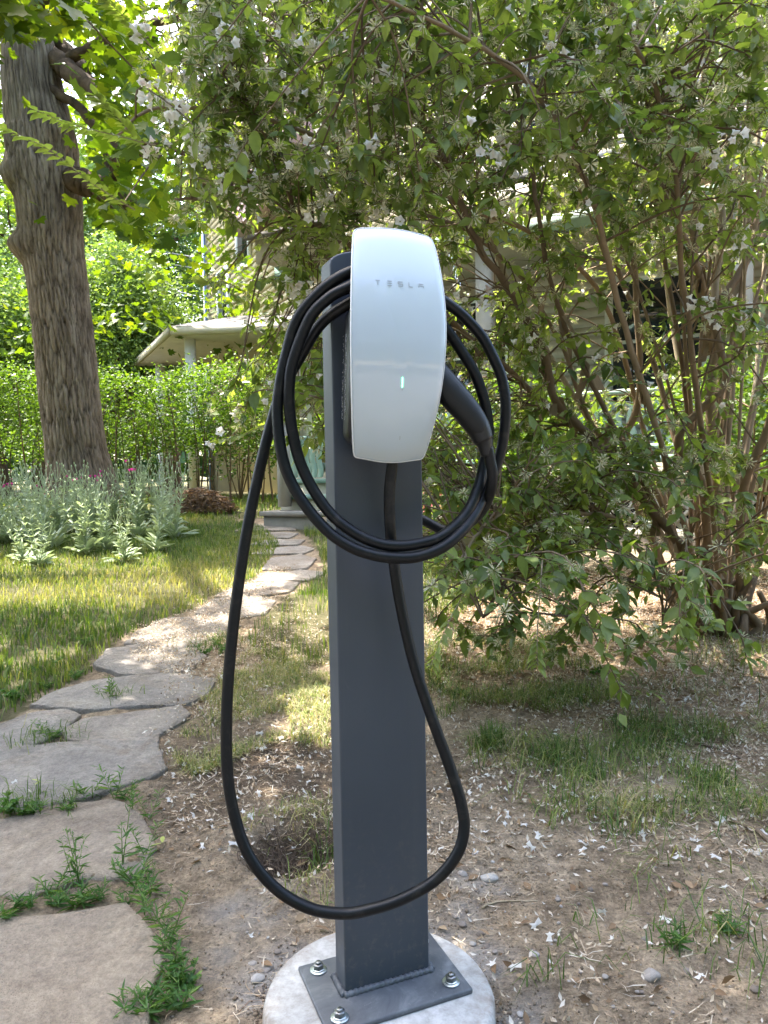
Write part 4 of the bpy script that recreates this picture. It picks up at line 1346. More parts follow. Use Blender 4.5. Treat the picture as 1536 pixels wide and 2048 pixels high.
# ------------------------------------------------------------------ hedge
HX0, HX1, HY = -9.0, -1.15, 10.7
hedge = empty('hedge', ((HX0 + HX1) / 2, HY, float(gz0(-4, HY))))
tag(hedge, 'tall loose hedge with sunlit yellow green top and bare stems below', 'hedge')
HL = np.array(hedge.location)
n = 46000
x = rng.uniform(HX0, HX1, n)
v = rng.random(n) ** .75
topz = 2.36 + .5 * (fbm(x * 1.5, x * 0, 71, 4) - .5) + .22 * rng.random(n) ** 4
z = HL[2] + .25 + (topz - HL[2] - .25) * v
y = HY + rng.uniform(-.5, .5, n) * (.55 + .45 * v)
dn = np.where(v > .5, 1.0, np.where(v > .28, .55, .33)) * np.clip(.35 + 1.3 * (fbm(x * 3.1, z * 3.1, 72, 3) - .2), .1, 1)
k = rng.random(n) < dn
pos = np.c_[x, y, z][k]
vv = v[k]
D = rdir(len(pos), -.5, .8); Nn = rdir(len(pos), .1, 1)
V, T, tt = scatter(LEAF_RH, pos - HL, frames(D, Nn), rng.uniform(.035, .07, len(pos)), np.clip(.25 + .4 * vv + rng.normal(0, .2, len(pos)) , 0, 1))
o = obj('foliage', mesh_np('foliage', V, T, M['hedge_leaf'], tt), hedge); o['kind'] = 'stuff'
for k in range(110):
    x0 = rng.uniform(HX0, HX1); y0 = HY + rng.uniform(-.3, .3)
    z0 = float(gz0(x0, y0)) - .03
    hgt = rng.uniform(1.2, 1.9)
    P = catmull([(x0, y0, z0), (x0 + rng.normal(0, .05), y0 + rng.normal(0, .05), z0 + hgt * .5), (x0 + rng.normal(0, .14), y0 + rng.normal(0, .12), z0 + hgt)], 4)
    MB().tube(P - HL, np.linspace(rng.uniform(.008, .017), .004, len(P)), 5, False, tint=rng.uniform(0, .6)).build('stem', M['twig'], hedge, True)

# ------------------------------------------------------------------ background trees
def bg_tree(name, label, px, Y, h, rx, rz, zc, mat, seed, n=26000, leaf=.16, trunk=.2, lean=0.0, group='trees behind the hedge', base=None):
    r = np.random.default_rng(seed)
    x0 = at(px, 940, Y)[0]
    z0 = float(gz0(x0, Y))
    t = empty(name, (x0, Y, z0))
    tag(t, label, 'tree', group)
    P = catmull([(0, 0, -.1), (lean * .3 + r.normal(0, .06), r.normal(0, .06), h * .3), (lean * .7 + r.normal(0, .15), r.normal(0, .15), h * .62), (lean + r.normal(0, .2), 0, h * .9)], 8)
    MB().tube(P, np.linspace(trunk, trunk * .25, len(P)), 10).build('trunk', M['limb'], t, True)
    # clumped crown
    K = 95
    cc = []
    while len(cc) < K:
        u = r.uniform(-1, 1, 3)
        if (u ** 2).sum() > 1 or (u ** 2).sum() < .12: continue
        cc.append((lean * .7 + u[0] * rx, u[1] * rx, zc + u[2] * rz))
    cc = np.array(cc)
    mb = MB()
    for c in cc[:34]:
        a = P[min(len(P) - 1, max(4, np.argmin(np.abs(P[:, 2] - (c[2] - .8)))))]
        mb.tube(catmull([a, (a + c) / 2 + r.normal(0, .15, 3), c], 4), np.linspace(trunk * .3, .012, 9), 5, False)
    mb.build('branches', M['limb'], t, True)['kind'] = 'stuff'
    ci = r.integers(0, K, n)
    sg = .16 + .10 * r.random(K)
    pos = cc[ci] + r.normal(0, 1, (n, 3)) * (sg[ci][:, None] * np.array([rx, rx, rz * .7]))
    kp = lit_keep(pos + np.array(t.location), .9, r)
    pos = pos[kp]; ci = ci[kp]
    n = len(pos)
    tn = np.clip(.5 + .25 * (r.random(K)[ci] - .5) + r.normal(0, .18, n), 0, 1)
    V, T, tt = scatter(LEAF_RH, pos, frames(rdir(n, -.8, .5, r), rdir(n, .1, 1, r)), r.uniform(.7, 1.3, n) * leaf, tn)
    o = obj('crown', mesh_np('crown', V, T, mat, tt), t); o['kind'] = 'stuff'
    return t
bg_tree('leafy_tree', 'light green bushy tree right of the maple trunk, behind the hedge', 262, 17, 4.6, 1.35, 1.9, 3.6, M['far_leaf'], 21, 42000, .085)
bg_tree('leafy_tree', 'pale green tree left of the maple trunk, above the hedge', 5, 18, 5.2, 1.7, 2.2, 3.6, M['far_leaf'], 22, 38000, .095)
bg_tree('dark_trunk_tree', 'tall thin tree with dark trunk beside the cream house corner', 345, 24, 11, 2.1, 4.2, 7.0, M['far_dark_leaf'], 23, 24000, .12, .30, -.5)
bg_tree('leafy_tree', 'round green tree glimpsed between the dark trunk and the maple', 180, 27, 9, 2.8, 3.6, 5.2, M['far_dark_leaf'], 24, 36000, .15)
bg_tree('leafy_tree', 'tall tree rising behind the maple crown at the edge of the view', -160, 26, 12, 3.6, 4.6, 7.0, M['far_leaf'], 25, 26000, .17)
bg_tree('leafy_tree', 'distant tree beyond the cream house gable', 560, 34, 13, 4, 5, 9, M['far_leaf'], 26, 12000, .3)
bg_tree('leafy_tree', 'tall sunlit tree showing on both sides of the maple trunk', 75, 22, 11.5, 3.0, 4.4, 7.0, M['far_leaf'], 27, 26000, .16)
# street trees behind the camera: they shade the verge and show in the charger's glass
def street_tree(x, y, seed, label, h=11.5, rx=4.0):
    t = bg_tree('street_tree', label, 768, 20, h, rx, 4.6, h * .52, M['far_dark_leaf'], seed, 15000, .26, .24, group='street trees reflected in the charger glass')
    t.location = (x, y, -.2)
for k, (x, y) in enumerate([(-8.5, -6.5), (-3.2, -9), (2.2, -10.5), (7.0, -7.5), (11.5, -4.5), (-12.5, -2.0)]):
    street_tree(x, y, 31 + k, 'street tree number %s from the left as mirrored in the charger glass' % ('one two three four five six'.split()[k]))

# distant woods all round, too far to tell the trees apart
n = 42000
a = rng.uniform(0, 2 * math.pi, n)
rr_ = rng.uniform(48, 62, n)
top = 5.5 + 5 * fbm(np.cos(a) * 5 + 9, np.sin(a) * 5 + 9, 401, 4)
zz = rng.random(n) ** .8 * top
pos = np.c_[rr_ * np.cos(a), rr_ * np.sin(a), zz + .2]
V, T, tt = scatter(LEAF_RH, pos, frames(rdir(n, -.6, .6), rdir(n, -.2, 1)), rng.uniform(.9, 1.9, n), np.clip(rng.normal(.45, .25, n), 0, 1))
tag(obj('far_woods', mesh_np('far_woods', V, T, M['far_dark_leaf'], tt)), 'far off belt of green woods along the horizon', 'woods', kind='stuff')

# ------------------------------------------------------------------ materials for buildings
M['cream'] = plain('cream_paint', (.62, .51, .29), (.54, .44, .25), .6, 6, 40, .1)
M['cream_skirt'] = plain('cream_skirt_paint', (.50, .455, .34), (.40, .36, .27), .6, 5)
M['white_paint'] = plain('white_paint', (.78, .78, .76), (.68, .68, .66), .55, 8)
M['grey_paint'] = plain('grey_paint', (.46, .42, .36), (.38, .345, .29), .7, 6)
M['green_paint'] = plain('pale_green_paint', (.36, .48, .38), (.28, .39, .31), .55, 8)
M['green_dark'] = plain('deck_green_paint', (.26, .38, .32), (.2, .30, .25), .6, 8)
M['lattice'] = plain('lattice_paint', (.52, .47, .38), (.4, .35, .28), .7, 10)
M['deck_shade'] = plain('deck_shade_sheet', (.012, .011, .010), (.008, .008, .008), .95, 8)
M['window_glass'] = plain('window_glass', (.02, .024, .028), (.012, .014, .016), .06, 3, spec=.8)
M['pink_shingle'] = plain('pink_shingle', (.36, .25, .23), (.26, .17, .16), .85, 9, 30, .3)
M['roof'] = plain('roof_shingle', (.16, .145, .135), (.09, .082, .078), .9, 14, 50, .4)
M['stone_step'] = plain('step_concrete', (.30, .27, .24), (.21, .19, .17), .9, 7, 60, .3)
M['ceiling'] = plain('porch_ceiling', (.42, .34, .25), (.34, .28, .2), .7, 5)

# ------------------------------------------------------------------ porch house on the right
pr = empty('porch_house', (-1.05, 8.55, 0), math.atan2(-.495, .869))
tag(pr, 'grey clapboard house with pale green porch railing behind the shrub', 'house')
LX = 8.2
def part(name, mat, *boxes, parent=pr):
    mb = MB()
    for a, b in boxes: mb.box(a, b)
    return mb.build(name, mat, parent)
for k, y0 in enumerate(np.arange(0, 1.9, .12)):
    part('deck_board', M['green_dark'], ((-.02, y0 - .03, .925), (LX, y0 + .086, .955)))
part('deck_edge', M['green_dark'], ((-.03, -.062, .885), (LX, -.031, .953)))
part('skirt_board', M['cream_skirt'], ((0, -.02, .62), (LX, .02, .884)))
part('bottom_board', M['cream_skirt'], ((0, -.022, .12), (LX, .02, .20 + .1)))
part('side_skirt', M['cream_skirt'], ((-.018, .022, .12), (.02, 1.9, .884)))
for k in range(5): part('skirt_post', M['cream_skirt'], ((k * 1.95 - .004, -.03, .1), (k * 1.95 + .13, .028, .622)))
part('deck_shade_sheet', M['deck_shade'], ((.03, .16, -.1), (LX, .18, .884)))  # near-black sheet behind the lattice, standing in for shade under the deck
# lattice
for sgn in (1, -1):
    for x0 in np.arange(-.3, LX + .3, .105):
        a = np.array([x0, 0, .30]); b = np.array([x0 + sgn * .32, 0, .62])
        if min(a[0], b[0]) < .02 or max(a[0], b[0]) > LX: continue
        d = (b - a) / np.linalg.norm(b - a); s = np.array([-d[2], 0, d[0]]) * .019
        yo = .006 if sgn == 1 else .016
        P = np.array([a - s, a + s, b + s, b - s])
        V = np.vstack([P + (0, yo - .004, 0), P + (0, yo + .004, 0)])
        MB().add(V, [(0, 1, 2, 3), (7, 6, 5, 4), (0, 4, 5, 1), (1, 5, 6, 2), (2, 6, 7, 3), (3, 7, 4, 0)]).build('lattice_slat', M['lattice'], pr)
# railing
part('bottom_rail', M['green_paint'], ((.9, -.02, 1.0), (LX, .035, 1.055)))
part('top_rail', M['green_paint'], ((.9, -.03, 1.50), (LX, .05, 1.55)))
bz = np.linspace(1.055, 1.50, 15)
off = .016 * np.sin((bz - 1.055) / .445 * 2 * math.pi * 1.5)
hw = .030
V = np.vstack([np.c_[off - hw, np.full(15, -.004), bz], np.c_[off + hw, np.full(15, -.004), bz], np.c_[off + hw, np.full(15, .018), bz], np.c_[off - hw, np.full(15, .018), bz]])
q = []
for r in range(4):
    r2 = (r + 1) % 4
    q += [(r * 15 + i, r2 * 15 + i, r2 * 15 + i + 1, r * 15 + i + 1) for i in range(14)]
bal = MB().add(V, q).mesh('baluster', M['green_paint'])
for x0 in np.arange(.95, LX, .105):
    obj('baluster', bal, pr, (x0, 0, 0))
for x0 in (.05, 2.3, 4.6, 6.9):
    part('porch_post', M['grey_paint'], ((x0, -.02, .956), (x0 + .15, .13, 3.22)))
    part('post_cap', M['grey_paint'], ((x0 - .03, -.05, 3.08), (x0 + .18, .16, 3.2)))
part('porch_ceiling', M['ceiling'], ((-.2, -.2, 3.221), (LX, 1.95, 3.26)))
part('porch_fascia', M['cream_skirt'], ((-.25, -.25, 3.20), (LX, -.201, 3.46)))
part('green_beam', M['green_dark'], ((-.2, .02, 3.06), (LX, .10, 3.219)))
mb = MB().add([(-.35, -.35, 3.44), (LX, -.35, 3.44), (LX, 2.0, 4.3), (-.35, 2.0, 4.3), (-.35, -.35, 3.50), (LX, -.35, 3.50), (LX, 2.0, 4.36), (-.35, 2.0, 4.36)], [(0,3,2,1),(4,5,6,7),(0,1,5,4),(1,2,6,5),(2,3,7,6),(3,0,4,7)])
mb.build('porch_roof', M['roof'], pr)
part('wall', M['grey_paint'], ((-.1, 1.96, .1), (LX, 2.3, 7.0)))
part('side_wall', M['grey_paint'], ((-.12, 2.31, .1), (.1, 8, 7.0)))
cb = MB().add([(-.1, 1.925, 0), (LX, 1.925, 0), (LX, 1.962, 0), (-.1, 1.962, 0), (-.1, 1.945, .112), (LX, 1.945, .112), (LX, 1.962, .112), (-.1, 1.962, .112)], [(0,3,2,1),(4,5,6,7),(0,1,5,4),(1,2,6,5),(2,3,7,6),(3,0,4,7)]).mesh('clapboard', M['grey_paint'])
for z0 in np.arange(.96, 3.15, .11): obj('clapboard', cb, pr, (0, 0, z0))
for z0 in np.arange(4.4, 6.9, .11): obj('clapboard', cb, pr, (0, 0, z0))
for x0, w_, z0, z1 in ((1.0, .9, 1.6, 2.95), (3.2, .95, 1.6, 2.95), (5.6, .95, 1.6, 2.95), (2.2, .9, 4.8, 6.3), (5.0, .9, 4.8, 6.3)):
    wv = part('window', M['white_paint'], ((x0 - .09, 1.89, z0 - .09), (x0, 1.95, z1 + .09)), ((x0 + w_, 1.89, z0 - .09), (x0 + w_ + .09, 1.95, z1 + .09)), ((x0 - .001, 1.89, z1), (x0 + w_ + .001, 1.95, z1 + .088)), ((x0 - .001, 1.885, z0 - .088), (x0 + w_ + .001, 1.952, z0)), ((x0, 1.9, (z0 + z1) / 2 - .02), (x0 + w_, 1.94, (z0 + z1) / 2 + .02)))
    part('pane', M['window_glass'], ((x0, 1.91, z0), (x0 + w_, 1.93, (z0 + z1) / 2 - .02)), ((x0, 1.915, (z0 + z1) / 2 + .02), (x0 + w_, 1.935, z1)), parent=wv)
# steps at the left end of the porch
for k, (z1, yy) in enumerate(((.46, -.95), (.62, -.66), (.78, -.37))):
    part('step', M['stone_step'] if k == 0 else M['cream_skirt'], ((.33, yy, .1), (1.35, yy + .292, z1 - .045)))
    part('tread', M['stone_step'] if k == 0 else M['green_dark'], ((.30, yy - .03, z1 - .044), (1.38, yy + .288, z1)))
part('newel_post', M['grey_paint'], ((.40, -.80, .5), (.50, -.70, 1.38)))
part('newel_cap', M['grey_paint'], ((.37, -.83, 1.381), (.53, -.67, 1.42)))
part('step_rail', M['green_paint'], ((.42, -.699, 1.18), (.48, -.05, 1.24)))
for yy in (-.58, -.46, -.34, -.22, -.1): obj('baluster', bal, pr, (.45, yy, -.26))
# planter with pink flowers beside the porch
pp = gp(905, 1012); 
pl = empty('planter_box', (at(905, 990, 5.6)[0], 5.6, float(gz0(.5, 5.6))))
tag(pl, 'weathered grey planter box with pink flowers beside the post', 'planter')
z1 = .50 - pl.location[2]
MB().box((-.42, -.14, 0), (.42, .14, z1)).build('box', M['stone_step'], pl)
bevel(pl.children[0], .012)
n = 260
pos = np.c_[rng.uniform(-.4, .4, n), rng.uniform(-.12, .12, n), z1 + rng.uniform(0, .16, n)]
V, T, tt = scatter(LEAF_OV2, pos, frames(rdir(n, -.2, .7), rdir(n, .3, 1)), rng.uniform(.05, .09, n), rng.random(n))
MB(); obj('leaves', mesh_np('leaves', V, T, M['bush_leaf'], tt), pl)['kind'] = 'stuff'
n = 90
pos = np.c_[rng.uniform(-.4, .4, n), rng.uniform(-.12, .12, n), z1 + rng.uniform(.05, .2, n)]
V, T, tt = scatter(BELL, pos, frames(rdir(n, .2, 1), rdir(n)), rng.uniform(.025, .04, n), rng.random(n))
obj('flowers', mesh_np('flowers', V, T, M['pink'], tt), pl)['kind'] = 'stuff'
# swing chain hanging from the porch ceiling
ca, cb_ = at(897, 500, 6.9), at(920, 575, 6.75)
chn = empty('swing_chain', tuple(ca)); tag(chn, 'galvanised swing chain hanging under the porch ceiling', 'chain')
th = np.linspace(0, 2 * math.pi, 13)
for k in range(11):
    p = (cb_ - ca) * (k / 11)
    dirv = (cb_ - ca) / np.linalg.norm(cb_ - ca)
    s = np.cross(dirv, (0, 1, 0)); s /= np.linalg.norm(s)
    if k % 2: s = np.cross(dirv, s)
    P = p + np.outer(np.cos(th) * .024, dirv) + np.outer(np.sin(th) * .013, s)
    MB().tube(P, .005, 6).build('link', M['zinc'], chn, True)

# sunlit garden shrubs between the flowering shrub and the porch
def round_shrub(x, y, h, r, seed, label, mat):
    q = np.random.default_rng(seed)
    z0 = float(gz0(x, y))
    t = empty('garden_shrub', (x, y, z0)); tag(t, label, 'shrub', 'garden shrubs before the porch')
    for k in range(9):
        a = q.uniform(0, 6.28)
        P = catmull([(0, 0, -.03), (r * .3 * math.cos(a), r * .3 * math.sin(a), h * .5), (r * .7 * math.cos(a), r * .7 * math.sin(a), h * .9)], 4)
        MB().tube(P, np.linspace(.011, .003, len(P)), 5, False, tint=.4).build('stem', M['twig'], t, True)
    n = 5200 if y < 8 else 2400
    K = 60
    cc = rdir(K, -.3, 1, q) * (q.random(K) ** .4)[:, None] * np.array([r, r, h * .5]) + (0, 0, h * .55)
    pos = cc[q.integers(0, K, n)] + q.normal(0, .09, (n, 3))
    pos[:, 2] = np.maximum(pos[:, 2], .04)
    V, T, tt = scatter(LEAF_OV2, pos, frames(rdir(n, -.6, .5, q), rdir(n, .1, 1, q)), q.uniform(.03, .06, n) * (1 if y < 8 else 1.5), np.clip(q.normal(.6, .25, n), 0, 1))
    o = obj('foliage', mesh_np('foliage', V, T, mat, tt), t); o['kind'] = 'stuff'
round_shrub(1.0, 5.3, 1.3, .62, 61, 'yellow green garden shrub glimpsed between the post and the brown stems', M['hedge_leaf'])
round_shrub(2.35, 4.75, 1.5, .6, 62, 'yellow green garden shrub behind the thick brown stems', M['hedge_leaf'])
round_shrub(3.6, 4.4, 1.2, .6, 63, 'green garden shrub at the far right before the railing', M['hedge_leaf'])

# ------------------------------------------------------------------ cream house
fh = empty('cream_house', (-4.64, 20, 0), math.atan2(-.88, .475))
tag(fh, 'cream clapboard house with white corner boards beyond the hedge', 'house')
part('wall', M['cream'], ((0, .02, .3), (7.4, .3, 8.6)), parent=fh)
part('end_wall', M['cream'], ((.02, .31, .3), (.3, 7, 8.6)), parent=fh)
cb = MB().add([(.14, -.02, 0), (7.4, -.02, 0), (7.4, .022, 0), (.14, .022, 0), (.14, .004, .15), (7.4, .004, .15), (7.4, .022, .15), (.14, .022, .15)], [(0,3,2,1),(4,5,6,7),(0,1,5,4),(1,2,6,5),(2,3,7,6),(3,0,4,7)]).mesh('clapboard', M['cream'])
for z0 in np.arange(3.4, 8.5, .148): obj('clapboard', cb, fh, (0, 0, z0))
part('corner_board', M['white_paint'], ((-.06, -.06, .3), (.14, .019, 8.6)), ((-.06, .02, .3), (-.002, .2, 8.6)), parent=fh)
M['blue_trim'] = plain('blue_trim', (.12, .2, .34), (.1, .17, .3), .5, 8)
part('downpipe', M['blue_trim'], ((.16, -.10, .3), (.22, -.045, 8.6)), parent=fh)
for x0, z0, z1 in ((1.35, 4.4, 5.75), (3.0, 5.6, 7.0)):
    w_ = .75
    wv = part('window', M['white_paint'], ((x0 - .12, -.08, z0 - .12), (x0, -.021, z1 + .12)), ((x0 + w_, -.08, z0 - .12), (x0 + w_ + .12, -.021, z1 + .12)), ((x0 - .001, -.08, z1), (x0 + w_ + .001, -.021, z1 + .118)), ((x0 - .001, -.08, z0 - .118), (x0 + w_ + .001, -.021, z0)), parent=fh)
    part('pane', M['window_glass'], ((x0, -.05, z0), (x0 + w_, -.023, z1)), parent=wv)
bay = part('shingled_bay', M['pink_shingle'], ((3.9, -.5, 6.0), (7.4, -.03, 9.2)), parent=fh)
sh = MB()
for r_, z0 in enumerate(np.arange(6.0, 9.1, .16)):
    x0 = 3.88 + (.09 if r_ % 2 else 0)
    while x0 < 7.3:
        w_ = rng.uniform(.14, .26)
        sh.add([(x0, -.53, z0), (x0 + w_ - .012, -.53, z0), (x0 + w_ - .012, -.502, z0 + .165), (x0, -.502, z0 + .165)], [(0, 1, 2, 3)])
        x0 += w_
    y0 = -.5
    while y0 < -.05:
        w_ = rng.uniform(.12, .2)
        sh.add([(3.872, y0 + w_ - .01, z0), (3.872, y0, z0), (3.898, y0, z0 + .165), (3.898, y0 + w_ - .01, z0 + .165)], [(0, 1, 2, 3)])
        y0 += w_
sh.build('shingle', M['pink_shingle'], fh)['kind'] = 'stuff'
mb = MB().add([(-.4, -.5, 8.55), (7.6, -.5, 8.55), (7.6, 3.5, 11.2), (-.4, 3.5, 11.2), (-.4, 7.4, 8.55), (7.6, 7.4, 8.55)], [(0, 1, 2, 3), (3, 2, 5, 4)], [(0, 3, 4), (1, 5, 2)])
mb.build('roof', M['roof'], fh)
# low porch roof in front of it
lo = empty('porch_roof', (-3.53, 12.6, 0)); tag(lo, 'low white edged porch roof on posts above the hedge', 'porch')
E4 = np.array([(0, 0), (3.2, -.2), (3.6, 3.2), (-1.7, 3.4)])
mb = MB().prism(E4, 3.18, 3.24); mb.build('soffit', M['cream_skirt'], lo)
c = E4.mean(0)
for i in range(4):
    a, b = E4[i], E4[(i + 1) % 4]
    d = (b - a) / np.linalg.norm(b - a); nrm = np.array([d[1], -d[0]])
    P = np.array([a - d * .001, b + d * .001, b + nrm * .05, a + nrm * .05])
    MB().prism(P, 3.20, 3.33).build('fascia', M['cream_skirt'], lo)
MB().add(np.vstack([np.c_[c + (E4 - c) * 1.03, np.full(4, 3.335)], np.r_[c[0] - .5, c[1] + .3, 3.9][None], np.r_[c[0] + .9, c[1] + .3, 3.9][None]]), None, [(0, 1, 5), (0, 5, 4), (1, 2, 5), (2, 3, 4), (2, 4, 5), (3, 0, 4)]).build('shingle_roof', M['roof'], lo)
for a in ((.15, .25), (2.9, .1), (-1.2, 3.0)):
    MB().box((a[0], a[1], .3), (a[0] + .16, a[1] + .16, 3.179)).build('post', M['white_paint'], lo)
for k, (x, y) in enumerate([(-6.6, 12.1), (-5.0, 12.2), (-3.5, 11.9), (-2.3, 11.8), (-1.0, 11.9)]):
    round_shrub(x, y, 1.7, .95, 70 + k, 'green shrub number %s from the left seen through the hedge stems' % ('one two three four five'.split()[k]), M['hedge_leaf'])
# service wires
wm = plain('wire_grey', (.35, .35, .34), (.3, .3, .3), .6)
for k, (a, b, sag) in enumerate([((150, 480, 24), (470, 545, 21), .15), ((-60, 380, 25), (440, 522, 21), .3), ((-60, 420, 23), (430, 600, 20), .3)]):
    A, B = at(*a), at(*b)
    t = np.linspace(0, 1, 24)[:, None]
    P = A + (B - A) * t - np.array([0, 0, 1]) * (4 * sag * t * (1 - t))
    o = MB().tube(P - A, .016, 6).build('service_wire', wm, None, True); o.location = A
    tag(o, ['upper thin grey wire running to the cream house corner', 'middle grey wire slanting past the dark trunk', 'lower thin wire slanting to the cream house wall'][k], 'wire', 'service wires to the cream house')

# ------------------------------------------------------------------ brush pile
bp = gp(392, 1000); bp = np.array([at(392, 985, 8.9)[0], 8.9, float(gz0(-2.2, 8.9))])
pile = empty('brush_pile', tuple(bp)); tag(pile, 'low heap of dry brown twigs and leaves beside the hedge', 'brush pile')
mb = MB()
for k in range(420):
    a = rng.uniform(0, 2 * math.pi); r = .42 * math.sqrt(rng.random())
    h = .30 * (1 - (r / .46) ** 2) * rng.random()
    p = np.array([r * math.cos(a), r * math.sin(a) * .8, h])
    d = rdir(1, -.25, .25)[0] * rng.uniform(.08, .2)
    mb.tube(np.array([p - d, p + rng.normal(0, .01, 3), p + d]), rng.uniform(.002, .006), 4, False, tint=rng.uniform(0, .6))
mb.build('sticks', M['straw'], pile)['kind'] = 'stuff'
n = 2200
a = rng.uniform(0, 2 * math.pi, n); r = .46 * np.sqrt(rng.random(n))
pos = np.c_[r * np.cos(a), r * np.sin(a) * .8, .30 * (1 - (r / .5) ** 2) * rng.random(n) ** .4]
V, T, tt = scatter(LEAF_OV2, pos, frames(rdir(n), rdir(n, -.2, 1)), rng.uniform(.03, .08, n), np.clip(rng.normal(.25, .3, n), 0, 1))
obj('dead_leaves', mesh_np('dead_leaves', V, T, M['deadleaf'], tt), pile)['kind'] = 'stuff'

# ------------------------------------------------------------------ labels by what a small thing lies beside
def blossom_label(p):
    x, y = proj(p[None])[0]
    if inpoly(np.array([x]), np.array([y]), PATHP)[0]: w = 'on the flagstones of the path'
    elif x < 660: w = 'on the dark soil inside the hanging cable loop' if x > 460 and y > 1480 else ('in the straw between path and post' if y < 1480 else 'on the soil between the tan flagstones and the cable')
    elif y > 1750: w = 'on the bare soil right of the footing'
    elif y > 1600: w = 'on the soil at the lower edge of the verge grass' + (' beyond the cable' if x < 1100 else ' far from the post')
    elif y > 1430: w = 'in the matted grass ' + ('just right of the post' if x < 1100 else ('below the shrub' if x < 1330 else 'near the crooked stick'))
    else: w = 'on the leaf litter under the shrub ' + ('beside the post' if x < 1050 else ('below its hanging leaves' if x < 1280 else 'near its stems'))
    return 'small fallen white blossom ' + w.replace('at the lower edge of the verge grass', 'below the verge grass')
def pebble_label(p, s):
    x, y = proj(p[None])[0]
    z = 'tiny' if s < .005 else ('small' if s < .0085 else 'larger')
    if x < 600: w = 'on the soil left of the footing' if y > 1750 else 'on the soil inside the cable loop' if x > 460 else 'on the soil beside the tan flagstones'
    elif x < 1020: w = 'in the cement dust right of the footing' if y > 1800 else 'beside the right curve of the cable'
    elif x < 1270: w = 'on the bare soil midway right of the post'
    else: w = 'on the bare soil at the far right'
    return z + ' rounded pebble ' + w
def weed_label(px, py, vi):
    k = 'upright thin leaved weed' if vi < 2 else ('spreading narrow leaved weed' if vi < 4 else 'low broad leaved weed')
    if px > 900: w = 'in the verge grass right of the post'
    elif py < 1360: w = 'at the lawn edge of the path' if px < 300 else 'beside the far bend of the path'
    elif py < 1500: w = 'in the gaps between the grey flagstones'
    elif py < 1660: w = 'along the lower edge of the large grey flagstone'
    elif py < 1780: w = 'beside the middle tan flagstone'
    elif py < 1870: w = 'in the gap above the lowest tan flagstone'
    else: w = 'on the soil right of the lowest tan flagstone'
    return k + ' ' + w
def silver_label(p, f, s):
    x = proj(p[None])[0][0]
    w = 'left of the maple trunk' if x < 60 else ('in front of the maple trunk' if x < 220 else 'right of the maple trunk towards the path')
    return ('tall' if s > 1.07 else 'short' if s < .93 else 'middling') + ' silver leaved plant ' + ('with magenta flowers ' if f else 'in bud ') + w

# ------------------------------------------------------------------ silver leaved plants
def campion(seed):
    r = np.random.default_rng(seed)
    L, Dd, Nn, S, st, fl = [], [], [], [], MB(), []
    for k in range(15):
        a = r.uniform(0, 2 * math.pi)
        L.append((.02 * math.cos(a), .02 * math.sin(a), r.uniform(.0, .05))); Dd.append((math.cos(a), math.sin(a), r.uniform(.15, .9))); Nn.append((r.normal(0, .2), r.normal(0, .2), 1)); S.append(r.uniform(.10, .19))
    for k in range(r.integers(4, 7)):
        a = r.uniform(0, 2 * math.pi); h = r.uniform(.30, .62); le = r.uniform(.04, .16)
        P = catmull([(0, 0, 0), (le * .4 * math.cos(a), le * .4 * math.sin(a), h * .5), (le * math.cos(a), le * math.sin(a), h)], 5)
        st.tube(P, np.linspace(.0045, .0022, len(P)), 5, False, tint=.7)
        for i in range(1, len(P) - 2, 1):
            b = r.uniform(0, 2 * math.pi)
            for sg in (0, math.pi):
                L.append(P[i]); Dd.append((math.cos(b + sg), math.sin(b + sg), r.uniform(.4, 1.1))); Nn.append((r.normal(0, .2), r.normal(0, .2), 1)); S.append(r.uniform(.05, .12) * (1.25 - i / len(P)))
        for j in range(r.integers(2, 4)):
            b = r.uniform(0, 2 * math.pi); e = P[-3] + np.array([.06 * math.cos(b), .06 * math.sin(b), r.uniform(.08, .17)])
            st.tube(np.array([P[-3], (P[-3] + e) / 2 + (.01, 0, 0), e]), [.0022, .002, .0018], 4, False, tint=.8)
            st.tube(np.array([e, e + (0, 0, .012), e + (0, 0, .024)]), [.003, .006, .003], 5, True, tint=.9)
            fl.append(e + (0, 0, .024))
    n = len(L)
    V, T, tt = scatter(LEAF_LANCE, np.array(L), frames(np.array(Dd, float), np.array(Nn, float)), np.array(S), np.clip(r.normal(.55, .25, n), 0, 1))
    return mesh_np('leaves', V, T, M['silver_leaf'], tt), st.mesh('stems', M['silver_leaf'], True), fl
CV = [campion(s) for s in (1, 2, 3, 4)]
V, T = BELL[0].copy(), BELL[1]
fm = mesh_np('flower', np.c_[V[:, 0], V[:, 2], V[:, 1]] * .022, np.array(T), M['magenta'], np.full(len(V), .5))
spots = []
while len(spots) < 80:
    px, py = rng.uniform(-260, 385), rng.uniform(1015, 1135)
    lim = 1135 if px < 250 else 1135 - (px - 250) * .42
    if py > lim or (px > 330 and py < 1050): continue
    p = gp(px, py)
    if p[1] > 8.2: p = np.array([p[0] * 8 / p[1], 8.0 + rng.uniform(-.5, .5), 0])
    if np.hypot(p[0] - TREE[0], p[1] - TREE[1]) < .8: continue
    p[2] = float(gz0(p[0], p[1])); spots.append(p)
for k, p in enumerate(spots):
    v = CV[k % 4]
    t = empty('silver_plant', tuple(p), rng.uniform(0, 6.28))
    s = rng.uniform(.75, 1.25); t.scale = (s, s, s); t.rotation_euler[0] = rng.normal(0, .14); t.rotation_euler[1] = rng.normal(0, .14)
    hasf = k % 5 == 0
    tag(t, silver_label(p, hasf, s), 'plant', 'silver leaved plants under the maple')
    obj('leaves', v[0], t); obj('stems', v[1], t)
    if hasf:
        for e in v[2][:4]: obj('flower', fm, t, tuple(e))

